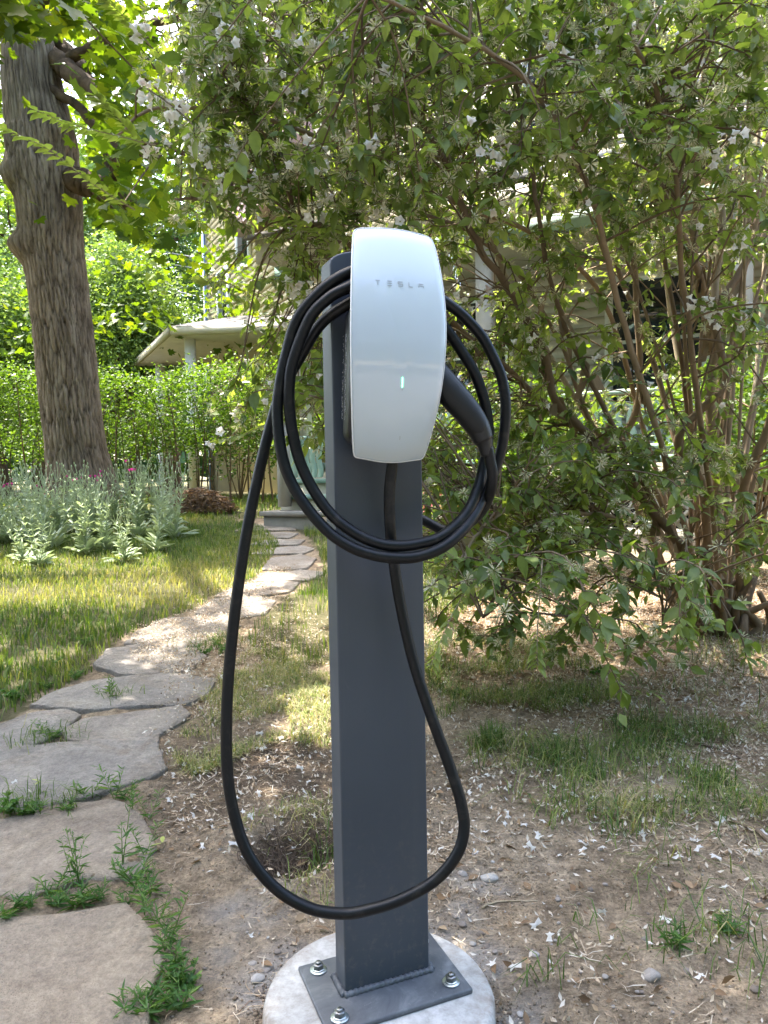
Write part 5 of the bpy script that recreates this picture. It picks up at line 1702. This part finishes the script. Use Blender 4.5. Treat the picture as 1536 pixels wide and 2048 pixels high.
# ------------------------------------------------------------------ grass
def blades(P, hgt, tint, lean=.5, w=.0022):
    n = len(P)
    a = rng.uniform(0, 2 * math.pi, n)
    d = np.c_[np.cos(a), np.sin(a)]
    s = np.c_[-d[:, 1], d[:, 0]] * (w * rng.uniform(.7, 1.4, n))[:, None]
    ln_ = rng.uniform(.1, 1, n) * lean
    V = np.zeros((n, 5, 3))
    m = P[:, :2] + d * (hgt * ln_ * .35)[:, None]
    t = P[:, :2] + d * (hgt * ln_)[:, None]
    V[:, 0, :2] = P[:, :2] - s; V[:, 1, :2] = P[:, :2] + s; V[:, 0, 2] = V[:, 1, 2] = P[:, 2] - .005
    V[:, 2, :2] = m - s * .8; V[:, 3, :2] = m + s * .8; V[:, 2, 2] = V[:, 3, 2] = P[:, 2] + hgt * .6
    V[:, 4, :2] = t; V[:, 4, 2] = P[:, 2] + hgt * np.sqrt(np.clip(1 - (ln_ * .8) ** 2, .1, 1))
    T = (np.array([(0, 1, 3), (0, 3, 2), (2, 3, 4)])[None] + (np.arange(n) * 5)[:, None, None]).reshape(-1, 3)
    return V.reshape(-1, 3), T, np.repeat(tint, 5)
def ground_pts(n, x0, x1, y0, y1, f):
    x = rng.uniform(x0, x1, n); y = rng.uniform(y0, y1, n)
    z = gz(x, y)
    q = proj(np.c_[x, y, z])
    k = rng.random(n) < f(x, y, q[:, 0], q[:, 1])
    return np.c_[x, y, z][k]
PATHP = [(-420,1425),(70,1425),(120,1385),(200,1330),(262,1285),(330,1240),(400,1225),(440,1192),(520,1160),(530,1110),(495,1090),(470,1050),(600,1045),(640,1150),(590,1195),(545,1235),(470,1265),(405,1320),(415,1370),(362,1445),(305,1490),(310,1550),(260,1600),(285,1700),(260,1760),(290,1900),(290,1960),(240,2150),(-420,2150)]
GV, GT, Gt, off = [], [], [], 0
def addg(P, h, tint, **kw):
    global off
    if not len(P): return
    V, T, t = blades(P, h, tint, **kw)
    GV.append(V); GT.append(T + off); Gt.append(t); off += len(V)
# left lawn
fl = lambda x, y, px, py: inpoly(px, py, LAWN) * np.clip((.3 + fbm(x * 3, y * 3, 55, 3)), .2, 1) * np.clip(6.5 / y, .4, 1)
P = ground_pts(110000, -4.6, -.2, 2.0, 8.8, fl)
addg(P, rng.uniform(.025, .065, len(P)), np.clip(.46 + .7 * (fbm(P[:, 0] * 1.6, P[:, 1] * 1.6, 56, 3) - .5) + .16 * np.exp(-((P[:, 1] - 4.6) / .9) ** 2) + rng.normal(0, .17, len(P)), 0, 1), lean=.8, w=.0026)  # yellower band across the lawn paints the sunlit strip into the blade colour
fl = lambda x, y, px, py: inpoly(px, py, LAWN2) * np.clip((fbm(x * 3, y * 3, 57, 3) - .28) * 2.2, 0, 1) * np.where(py > 1200, .5, 1) * ~inpoly(px, py, PATHP)
P = ground_pts(90000, -1.3, 1.9, 2.3, 8.5, fl)
addg(P, rng.uniform(.03, .10, len(P)), np.clip(.45 + .6 * (fbm(P[:, 0] * 2, P[:, 1] * 2, 58, 3) - .5) + rng.normal(0, .2, len(P)), 0, 1), lean=.8, w=.0022)
# far lawn
P = ground_pts(26000, -7, 6, 8.3, 14, lambda x, y, px, py: np.full(len(x), .8))
addg(P, rng.uniform(.05, .10, len(P)), np.clip(rng.normal(.4, .15, len(P)), 0, 1), w=.005)
# weedy verge right of the post: patches
R1 = [(850,1290),(1000,1270),(1150,1330),(1250,1400),(1100,1430),(950,1410),(860,1450)]
R2 = [(930,1480),(1030,1450),(1300,1440),(1700,1480),(1700,1660),(1400,1640),(1200,1700),(1060,1640),(960,1560)]
R3 = [(1180,1700),(1500,1650),(1700,1800),(1600,2000),(1400,1900),(1250,1800)]
def pf(x, y, px, py):
    f = .9 * inpoly(px, py, R1) + .75 * inpoly(px, py, R2) + .09 * inpoly(px, py, R3) + .16 * inpoly(px, py, LITTER)
    return f * np.clip((fbm(x * 6, y * 6, 61, 3) - .38) * 4.5, 0, 1)
P = ground_pts(80000, -.1, 3.2, 1.05, 3.6, pf)
addg(P, rng.uniform(.025, .10, len(P)), np.clip(.5 + .6 * (fbm(P[:, 0] * 5, P[:, 1] * 5, 62, 3) - .5) + rng.normal(0, .25, len(P)), 0, 1), lean=2.4, w=.0012)
# straw and thin grass left of the post
R4 = [(330,1500),(420,1380),(500,1300),(660,1330),(660,1500),(560,1480),(470,1520),(380,1560)]
R5 = [(480,1640),(660,1590),(660,1830),(560,1800)]
pf2 = lambda x, y, px, py: (inpoly(px, py, R4) * .9 + inpoly(px, py, R5) * .3) * np.clip((fbm(x * 7, y * 7, 64, 3) - .36) * 4, 0, 1)
P = ground_pts(150000, -1.0, 0, 1.2, 3.3, pf2)
P = P[rng.random(len(P)) < .4]
addg(P, rng.uniform(.012, .05, len(P)), np.clip(rng.normal(.72, .25, len(P)), 0, 1), lean=2.6, w=.0010)
# stray tufts between the stones and across the soil
tf = []
for px, py, nn_, sp_ in [(235,1400,60,.05),(60,1490,70,.07),(130,1480,50,.05),(30,1615,60,.06),(75,1612,60,.06),(120,1620,50,.05),(415,1300,150,.10),(450,1285,120,.10),(975,1500,260,.035),(990,1490,200,.03),(640,1690,60,.03),(1230,1650,90,.09),(1330,1870,40,.10),(1450,1900,60,.09),(1160,1880,16,.06),(330,1200,0,.1),(1090,1960,20,.03),(1420,1570,160,.05),(1100,1520,220,.07),(1180,1560,150,.06)]:
    nn_ = nn_ * 2 // 3; sp_ = sp_ * .6
    c = gp(px, py)
    d = rng.normal(0, sp_, (nn_, 2))
    xy = c[:2] + d
    tf.append(np.c_[xy, gz(xy[:, 0], xy[:, 1])])
tf = np.vstack(tf)
addg(tf, rng.uniform(.03, .09, len(tf)), np.clip(rng.normal(.33, .15, len(tf)), 0, 1), lean=1.6, w=.0013)
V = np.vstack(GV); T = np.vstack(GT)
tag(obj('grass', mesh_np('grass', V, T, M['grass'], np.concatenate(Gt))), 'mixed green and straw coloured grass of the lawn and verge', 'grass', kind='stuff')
print('grass tris', len(T))

# ------------------------------------------------------------------ fallen petals and leaf litter
STAR = []
for k in range(5):
    a = k * 2 * math.pi / 5; 
    STAR += [(1.0 * math.cos(a), 1.0 * math.sin(a), .12 + .25 * (k % 2)), (.42 * math.cos(a + .63), .42 * math.sin(a + .63), .12)]
STARS = fan([(x * (1 + .25 * math.sin(7 * y)), y * (.75 + .2 * math.cos(5 * x)), z + .25 * abs(x)) for x, y, z in STAR], (0, 0, .0))
STAR2 = fan([(-.5, -1, .1), (.5, -1, .1), (.25, 0, .25), (.75, .65, .15), (.2, .55, .35), (0, 1.0, .3), (-.2, .55, .35), (-.75, .65, .15), (-.25, 0, .25)], (0, -.1, .5))
CURL = fan([(-.75, -.1, .2), (-.05, -.36, .05), (.8, .05, .3), (.0, .34, .1)], (0, .02, -.12))
DROP = [(350,1180),(560,1180),(660,1250),(870,1150),(1250,1120),(2300,1200),(2400,2100),(700,2100),(480,1800),(350,1650),(300,1480),(340,1330)]
def pdens(x, y, px, py):
    f = inpoly(px, py, DROP).astype(float) * .35
    f += .9 * inpoly(px, py, LITTER)
    f += .9 * inpoly(px, py, [(260,1250),(470,1240),(640,1330),(560,1430),(420,1460),(360,1440),(400,1380),(330,1360),(260,1330)])
    f += .5 * inpoly(px, py, [(400,1240),(560,1170),(650,1080),(600,1050),(500,1080),(540,1150),(420,1200)])
    f = np.where(py > 1720, f * .42, f)
    return np.clip(f * (.25 + 1.3 * fbm(x * 4.5, y * 4.5, 81, 3)), 0, 1)
P = ground_pts(150000, -1.6, 3.4, 1.0, 5.2, pdens)
P = P[np.hypot(P[:, 0] - PADC[0], P[:, 1] - PADC[1]) > .2]
n = len(P)
P[:, 2] += rng.uniform(.002, .016, n) + .02 * inpoly(*proj(P).T, PATHP)
V, T, tt = scatter(CURL, P, frames(rdir(n, -.3, .3), rdir(n, .35, 1)), rng.uniform(.0045, .0115, n), np.clip(rng.normal(.38, .28, n), 0, 1))
tag(obj('petal_litter', mesh_np('petal_litter', V, T, M['petal_dry'], tt)), 'dry tan petals and scraps strewn over the soil', 'litter', kind='stuff')
print('litter', n)
# matted straw and soil crumbs
fth = lambda x, y, px, py: ((px > 330) & (py > 1200) & ~inpoly(px, py, PATHP)) * np.where(py > 1740, .30, .9) * np.clip((fbm(x * 5, y * 5, 131, 3) - .36) * 4, .04, 1)
P = ground_pts(46000, -1.1, 3.0, 1.0, 3.8, fth)
P = P[np.hypot(P[:, 0] - PADC[0], P[:, 1] - PADC[1]) > .21]
n = len(P)
a = rng.uniform(0, 2 * math.pi, n); L = rng.uniform(.012, .05, n)
d = np.c_[np.cos(a), np.sin(a), rng.normal(0, .10, n)] * L[:, None]; sd_ = np.c_[-np.sin(a), np.cos(a), 0 * a] * rng.uniform(.0004, .0011, n)[:, None]
bow = np.c_[-np.sin(a), np.cos(a), 0 * a] * (rng.normal(0, .16, n) * L)[:, None]
P[:, 2] += rng.uniform(.001, .012, n)
V = np.stack([P - sd_ - d / 2, P + sd_ - d / 2, P + sd_ + bow, P - sd_ + bow, P + d / 2], 1).reshape(-1, 3)
T = (np.array([(0, 1, 2), (0, 2, 3), (3, 2, 4)])[None] + (np.arange(n) * 5)[:, None, None]).reshape(-1, 3)
tag(obj('straw_thatch', mesh_np('straw_thatch', V, T, M['petal_dry'], np.repeat(np.clip(rng.normal(.6, .25, n), 0, 1), 5))), 'matted dry straw and grass stalks on the soil', 'straw', kind='stuff')
fcr = lambda x, y, px, py: ((px > 290) & ~inpoly(px, py, PATHP)) * np.clip(.2 + 1.2 * (fbm(x * 6, y * 6, 141, 3) - .3), .05, 1)
P = ground_pts(40000, -.9, 1.5, .95, 2.3, fcr)
rr2 = np.hypot(P[:, 0] - PADC[0], P[:, 1] - PADC[1])
P = P[rr2 > .192]
ring = rng.uniform(0, 2 * math.pi, 1500); rad_ = .19 + np.abs(rng.normal(0, .016, 1500))
P2 = np.c_[PADC[0] + rad_ * np.cos(ring), PADC[1] + rad_ * np.sin(ring), 0 * ring]; P2[:, 2] = gz(P2[:, 0], P2[:, 1])
P = np.vstack([P, P2]); n = len(P)
OCT = (np.array([(1, 0, 0), (-.9, .1, 0), (.1, .9, .1), (0, -1, 0), (.1, 0, .75), (0, 0, -.7)]), [(0, 2, 4), (2, 1, 4), (1, 3, 4), (3, 0, 4), (2, 0, 5), (1, 2, 5), (3, 1, 5), (0, 3, 5)])
V, T, tt = scatter(OCT, P + (0, 0, .001), frames(rdir(n, -.4, .4), rdir(n, .2, 1)), rng.uniform(.001, .0034, n) * np.where(rng.random(n) < .06, 1.9, 1), np.clip(rng.normal(.5, .25, n), 0, 1))
M['crumb'] = tinted('soil_crumb', [(0, (.17, .128, .09)), (.6, (.31, .24, .172)), (1, (.48, .40, .31))], .95)
tag(obj('soil_crumbs', mesh_np('soil_crumbs', V, T, M['crumb'], tt)), 'crumbs of soil and grit over the bare ground', 'soil', kind='stuff')
# dead brown leaves under the shrub
P = ground_pts(7000, .2, 3.6, 2.3, 5, lambda x, y, px, py: inpoly(px, py, LITTER) * .6)
n = len(P); P[:, 2] += .012
V, T, tt = scatter(LEAF_OV2, P, frames(rdir(n, -.3, .3), rdir(n, .4, 1)), rng.uniform(.02, .045, n), np.clip(rng.normal(.45, .3, n), 0, 1))
tag(obj('leaf_litter', mesh_np('leaf_litter', V, T, M['deadleaf'], tt)), 'brown fallen leaves lying under the shrub', 'litter', kind='stuff')
# scraps of dead leaf over the open soil
P = ground_pts(9000, -1.0, 2.2, 1.0, 2.9, lambda x, y, px, py: ((px > 300) & ~inpoly(px, py, PATHP)) * np.clip((fbm(x * 4, y * 4, 151, 3) - .3) * 1.6, .05, .8))
P = P[np.hypot(P[:, 0] - PADC[0], P[:, 1] - PADC[1]) > .2]
n = len(P); P[:, 2] += .005
V, T, tt = scatter(LEAF_OV2, P, frames(rdir(n, -.4, .4), rdir(n, .2, 1)), (.007 + .026 * rng.random(n) ** 3), np.clip(rng.normal(.35, .35, n), 0, 1))
tag(obj('leaf_scraps', mesh_np('leaf_scraps', V, T, M['deadleaf'], tt)), 'brown scraps of dead leaf on the open soil', 'litter', kind='stuff')
# white blossoms, one by one
bm = []
for k, shp in enumerate((STARS, STAR2, STAR2)):
    bm.append(mesh_np('fallen_blossom', shp[0], np.array(shp[1]), M['petal'], np.full(len(shp[0]), (.1, .3, .5)[k])))
spots = []
FB = [(395,1530),(415,1528),(520,1470),(515,1500),(600,1540),(420,1645),(425,1660),(520,1590),(500,1640),(590,1700),(575,1520),(560,1480),(480,1590),(610,1590),(350,1600),(640,1400),(620,1460),(470,1560),(410,1590),(540,1620),(290,1480),(985,1935),(1100,1880),(1120,1870),(1225,1885),(1300,1895),(1450,1830),(1540,1825),(1330,1845),(1060,1520),(1110,1580),(1150,1595),(1185,1600),(1190,1640),(950,1610),(940,1590),(970,1670),(1000,1640),(1440,1650),(1470,1660),(1340,1525),(1050,1470),(995,1540),(1430,1720),(1385,1685),(1450,1780),(1205,1830),(1070,1855),(1060,1720),(1030,1940),(1400,1960),(1310,1650),(30,1580),(60,1600),(500,1880),(420,1750),(700,1990)]
for p in FB: spots.append(gp(*p, gz))
while len(spots) < 296:
    px, py = rng.uniform(330, 1530), rng.uniform(1270, 1720) 
    if 640 < px < 870 or not inpoly(np.array([px]), np.array([py]), DROP)[0]: continue
    spots.append(gp(px, py, gz))
for k, p in enumerate(spots):
    if np.hypot(p[0] - PADC[0], p[1] - PADC[1]) < .195: continue
    o = obj('fallen_blossom', bm[k % 3])
    onp = inpoly(*proj(p[None]).T, PATHP)[0]
    o.location = p + (0, 0, .006 + (.018 if onp else 0))
    s = rng.uniform(.0085, .0135)
    o.scale = (s, s * rng.uniform(.7, 1.2), s * rng.uniform(.6, 1.3))
    o.rotation_euler = (rng.normal(0, .45), rng.normal(0, .45), rng.uniform(0, 6.28))
    tag(o, blossom_label(p), 'blossom', 'fallen white blossoms around the post')

# ------------------------------------------------------------------ pebbles
def rock(seed, n=10):
    r = np.random.default_rng(seed)
    V, q, t = [], [], []
    m = 12
    for i in range(1, 7):
        th = math.pi * i / 7
        for j in range(m):
            ph = 2 * math.pi * j / m
            d = np.array([math.sin(th) * math.cos(ph), math.sin(th) * math.sin(ph), math.cos(th)])
            V.append(d)
    V += [(0, 0, 1), (0, 0, -1)]
    V = np.array(V, float)
    for _ in range(9):
        nn_ = rdir(1, r=r)[0]; c = r.uniform(.62, .9)
        dd = V @ nn_
        V = np.where((dd > c)[:, None], V - (dd - c)[:, None] * nn_ * .85, V)
    V *= np.array([1, r.uniform(.65, .95), r.uniform(.45, .7)])
    q = [(i * m + j, (i + 1) * m + j, (i + 1) * m + (j + 1) % m, i * m + (j + 1) % m) for i in range(5) for j in range(m)]
    t = [(j, (j + 1) % m, 72) for j in range(m)] + [(60 + (j + 1) % m, 60 + j, 73) for j in range(m)]
    return MB().add(V, q, t, tint=r.random()).mesh('pebble', M['pebble'], True)
RK = [rock(s) for s in range(8)]
PB = [(1303,1955,.017,'angular brown grey stone on the bare soil'),(980,1760,.022,'flat tan stone beside the cable loop'),(1065,1905,.011,None),(1070,1912,.013,None),(1290,1880,.010,None),(1515,1805,.014,None),(1115,1800,.010,None),(950,1710,.011,None),(925,1750,.015,None),(985,1725,.009,None),(1000,1740,.008,None),(1210,1955,.009,None),(1375,1945,.012,None),(1510,1980,.012,None),(545,1660,.008,None),(440,1700,.006,None),(490,1660,.006,None),(1040,2030,.010,None),(960,1870,.012,None),(945,1890,.010,None),(925,1850,.012,None),(975,1895,.010,None),(990,1905,.008,None),(910,1835,.012,None),(535,1940,.016,None),(515,1960,.018,None),(520,1985,.014,None),(505,1930,.012,None),(555,1905,.010,None),(1180,1780,.009,None),(1210,1770,.008,None),(1200,1700,.009,None)]
for _ in range(110):
    px, py = (rng.uniform(880, 1530), rng.uniform(1640, 2045)) if rng.random() < .75 else (rng.uniform(300, 540), rng.uniform(1560, 2045))
    PB.append((px, py, rng.uniform(.0025, .006), None))
for k, (px, py, s, lab) in enumerate(PB):
    if lab is None: s *= .8
    p = gp(px, py, gz)
    if np.hypot(p[0] - PADC[0], p[1] - PADC[1]) < .2: continue
    o = obj('pebble', RK[k % 8]); o.location = p + (0, 0, s * .2); o.scale = (s, s, s); o.rotation_euler = (0, 0, rng.uniform(0, 6.28))
    tag(o, lab or pebble_label(p, s), 'stone', 'pebbles on the bare soil')

# ------------------------------------------------------------------ weeds beside the path
def weed(seed, h, n, spread=.25, narrow=True):
    r = np.random.default_rng(seed)
    st = MB(); L, D, S = [], [], []
    for k in range(n):
        a = r.uniform(0, 2 * math.pi); l = r.uniform(.2, 1) * spread * h; hh_ = h * r.uniform(.65, 1)
        P = catmull([(0, 0, -.005), (l * .5 * math.cos(a), l * .5 * math.sin(a), hh_ * .5), (l * math.cos(a), l * math.sin(a), hh_)], 7)
        st.tube(P, np.linspace(.0017, .0007, len(P)), 4, False, tint=.75)
        for i in range(2, len(P)):
            for _ in range(1 if i % 3 else 2):
                b = r.uniform(0, 2 * math.pi)
                L.append(P[i]); D.append((math.cos(b), math.sin(b), r.uniform(.1, 1.0))); S.append(r.uniform(.018, .042) * (1.15 - .5 * i / len(P)))
        for _ in range(7):
            L.append(P[-1] + r.normal(0, .004, 3)); D.append(rdir(1, .1, 1, r)[0]); S.append(r.uniform(.007, .013))
    n = len(L)
    V, T, tt = scatter(LEAF_NARROW if narrow else LEAF_OV2, np.array(L), frames(np.array(D, float), rdir(n, .3, 1, r)), np.array(S) * (1.2 if narrow else .8), np.clip(r.normal(.55, .22, n), 0, 1))
    return mesh_np('leaves', V, T, M['weed_leaf'], tt), st.mesh('stems', M['weed_leaf'])
WV = [weed(11, .17, 2, .3), weed(12, .13, 2, .4), weed(13, .075, 3, .9), weed(14, .045, 4, 1.3), weed(15, .05, 5, 1.4, False)]
WS = [(225,1400,1,'leafy weed growing between two grey flagstones'),(205,1395,2,None),(85,1470,2,'low weed in the gap beside the small grey flagstone'),(100,1480,3,None),(20,1625,4,None),(50,1630,4,None),(75,1628,3,None),(130,1625,3,None),(180,1600,2,None),(150,1775,0,'tall thin weed standing on the tan flagstone edge'),(160,1770,0,None),(245,1730,0,None),(290,1710,1,None),(265,1620,1,None),(300,1640,1,None),(250,1600,2,None),(230,1600,1,None),(105,1790,2,'spreading weed lying on the lower tan flagstone'),(115,1815,3,None),(150,1815,3,None),(200,1800,3,None),(255,1810,2,None),(290,1830,1,None),(315,1850,1,None),(340,1880,1,None),(330,1900,2,None),(350,1930,2,None),(355,1960,3,None),(370,1975,4,None),(260,2040,3,None),(290,2030,3,None),(360,2020,3,None),(10,1840,3,None),(60,1815,3,None),(300,1790,2,None),(270,1770,2,None),(1340,1890,3,None),(1460,1870,3,None),(410,1310,4,None),(430,1290,4,None),(445,1305,4,None),(395,1300,3,None),(170,1290,4,None),(60,1350,4,None),(120,1330,4,None),(30,1400,4,None),(90,1380,3,None),(150,1360,3,None),(1190,1350,4,None),(930,1395,4,None)]
for k, (px, py, vi, lab) in enumerate(WS):
    p = gp(px, py, gz)
    onp = inpoly(*proj(p[None]).T, PATHP)[0]
    t = empty('weed', tuple(p + (0, 0, .0)), rng.uniform(0, 6.28)); s = rng.uniform(.6, .95); t.scale = (s, s, s)
    tag(t, lab or weed_label(px, py, vi), 'weed', 'weeds along the flagstone path')
    obj('leaves', WV[vi][0], t); obj('stems', WV[vi][1], t)

# ------------------------------------------------------------------ roots in the hole, stick, seed wings
rt = empty('root_tangle', (HOLE[0], HOLE[1], float(gz(*HOLE)))); tag(rt, 'tangle of fine brown roots in the dug hole left of the post', 'roots')
mb = MB()
for k in range(260):
    a = rng.uniform(0, 2 * math.pi); r = .10 * math.sqrt(rng.random())
    p = np.array([r * math.cos(a) * 1.1, r * math.sin(a) * .8 + .01, 0])
    d = rdir(1, -.3, .4)[0] * rng.uniform(.02, .055)
    pts = [p - d, p + rng.normal(0, .015, 3), p + d]
    P = catmull(pts, 4)
    P[:, 2] = gz(P[:, 0] + HOLE[0], P[:, 1] + HOLE[1]) - rt.location[2] + np.abs(P[:, 2]) * .6 + .002
    mb.tube(P, rng.uniform(.0005, .0012), 3, False, tint=rng.uniform(0, .55))
mb.build('roots', M['straw'], rt)['kind'] = 'stuff'
def stick(pts, r0, label, tint):
    P = catmull([gp(px, py, gz) + (0, 0, .006) for px, py in pts], 6)
    P[:, 2] = gz(P[:, 0], P[:, 1]) + r0 * .8
    o0 = P[0].copy()
    o = MB().tube(P - o0, np.linspace(r0, r0 * .6, len(P)) * (1 + .2 * rng.random(len(P))), 7, True, tint).build('fallen_stick', M['straw'], None, True)
    o.location = o0
    tag(o, label, 'stick', 'sticks on the ground')
stick([(1560,1700), (1520,1670), (1490,1655), (1460,1645)], .007, 'thick crooked brown stick near the edge of the soil', .45)
stick([(965,1818), (1000,1805), (1035,1803), (1075,1804)], .0022, 'thin tan twig lying right of the cable loop', .9)
stick([(1390,1490), (1440,1500), (1480,1520)], .005, 'brown stick in the litter under the shrub', .3)
stick([(1340,1270), (1420,1292), (1536,1296), (1600,1290)], .006, 'long pale stick at the shrub base', .8)
stick([(330,1580), (400,1600), (470,1650)], .0014, 'green grass stalk lying across the soil', .9)
M['wing'] = leafmat('seed_wing', [(0, (.42, .48, .12)), (1, (.55, .58, .2))], .3, .6, (1, 1, .5))
WING = fan([(0, 0, 0), (-.16, .2, .06), (-.24, .6, .14), (-.1, .95, .1), (.08, 1, .06), (.14, .6, .03), (.08, .2, 0)], (-.04, .5, .02))
for k, (px, py, rz_, lab) in enumerate([(80,1580,1.2,'yellow green maple seed pair lying on the grey flagstone'), (325,1695,.2,'yellow green maple seed pair on the soil beside the tan flagstone')]):
    p = gp(px, py, gz) + (0, 0, .026 if k == 0 else .012)
    t = empty('maple_seed', tuple(p), rz_); tag(t, lab, 'seed', 'fallen maple seeds')
    me = mesh_np('wing', WING[0] * .028, np.array(WING[1]), M['wing'], np.full(len(WING[0]), .5))
    a = obj('wing', me, t); b = obj('wing', me, t); b.rotation_euler = (0, 0, 2.0)
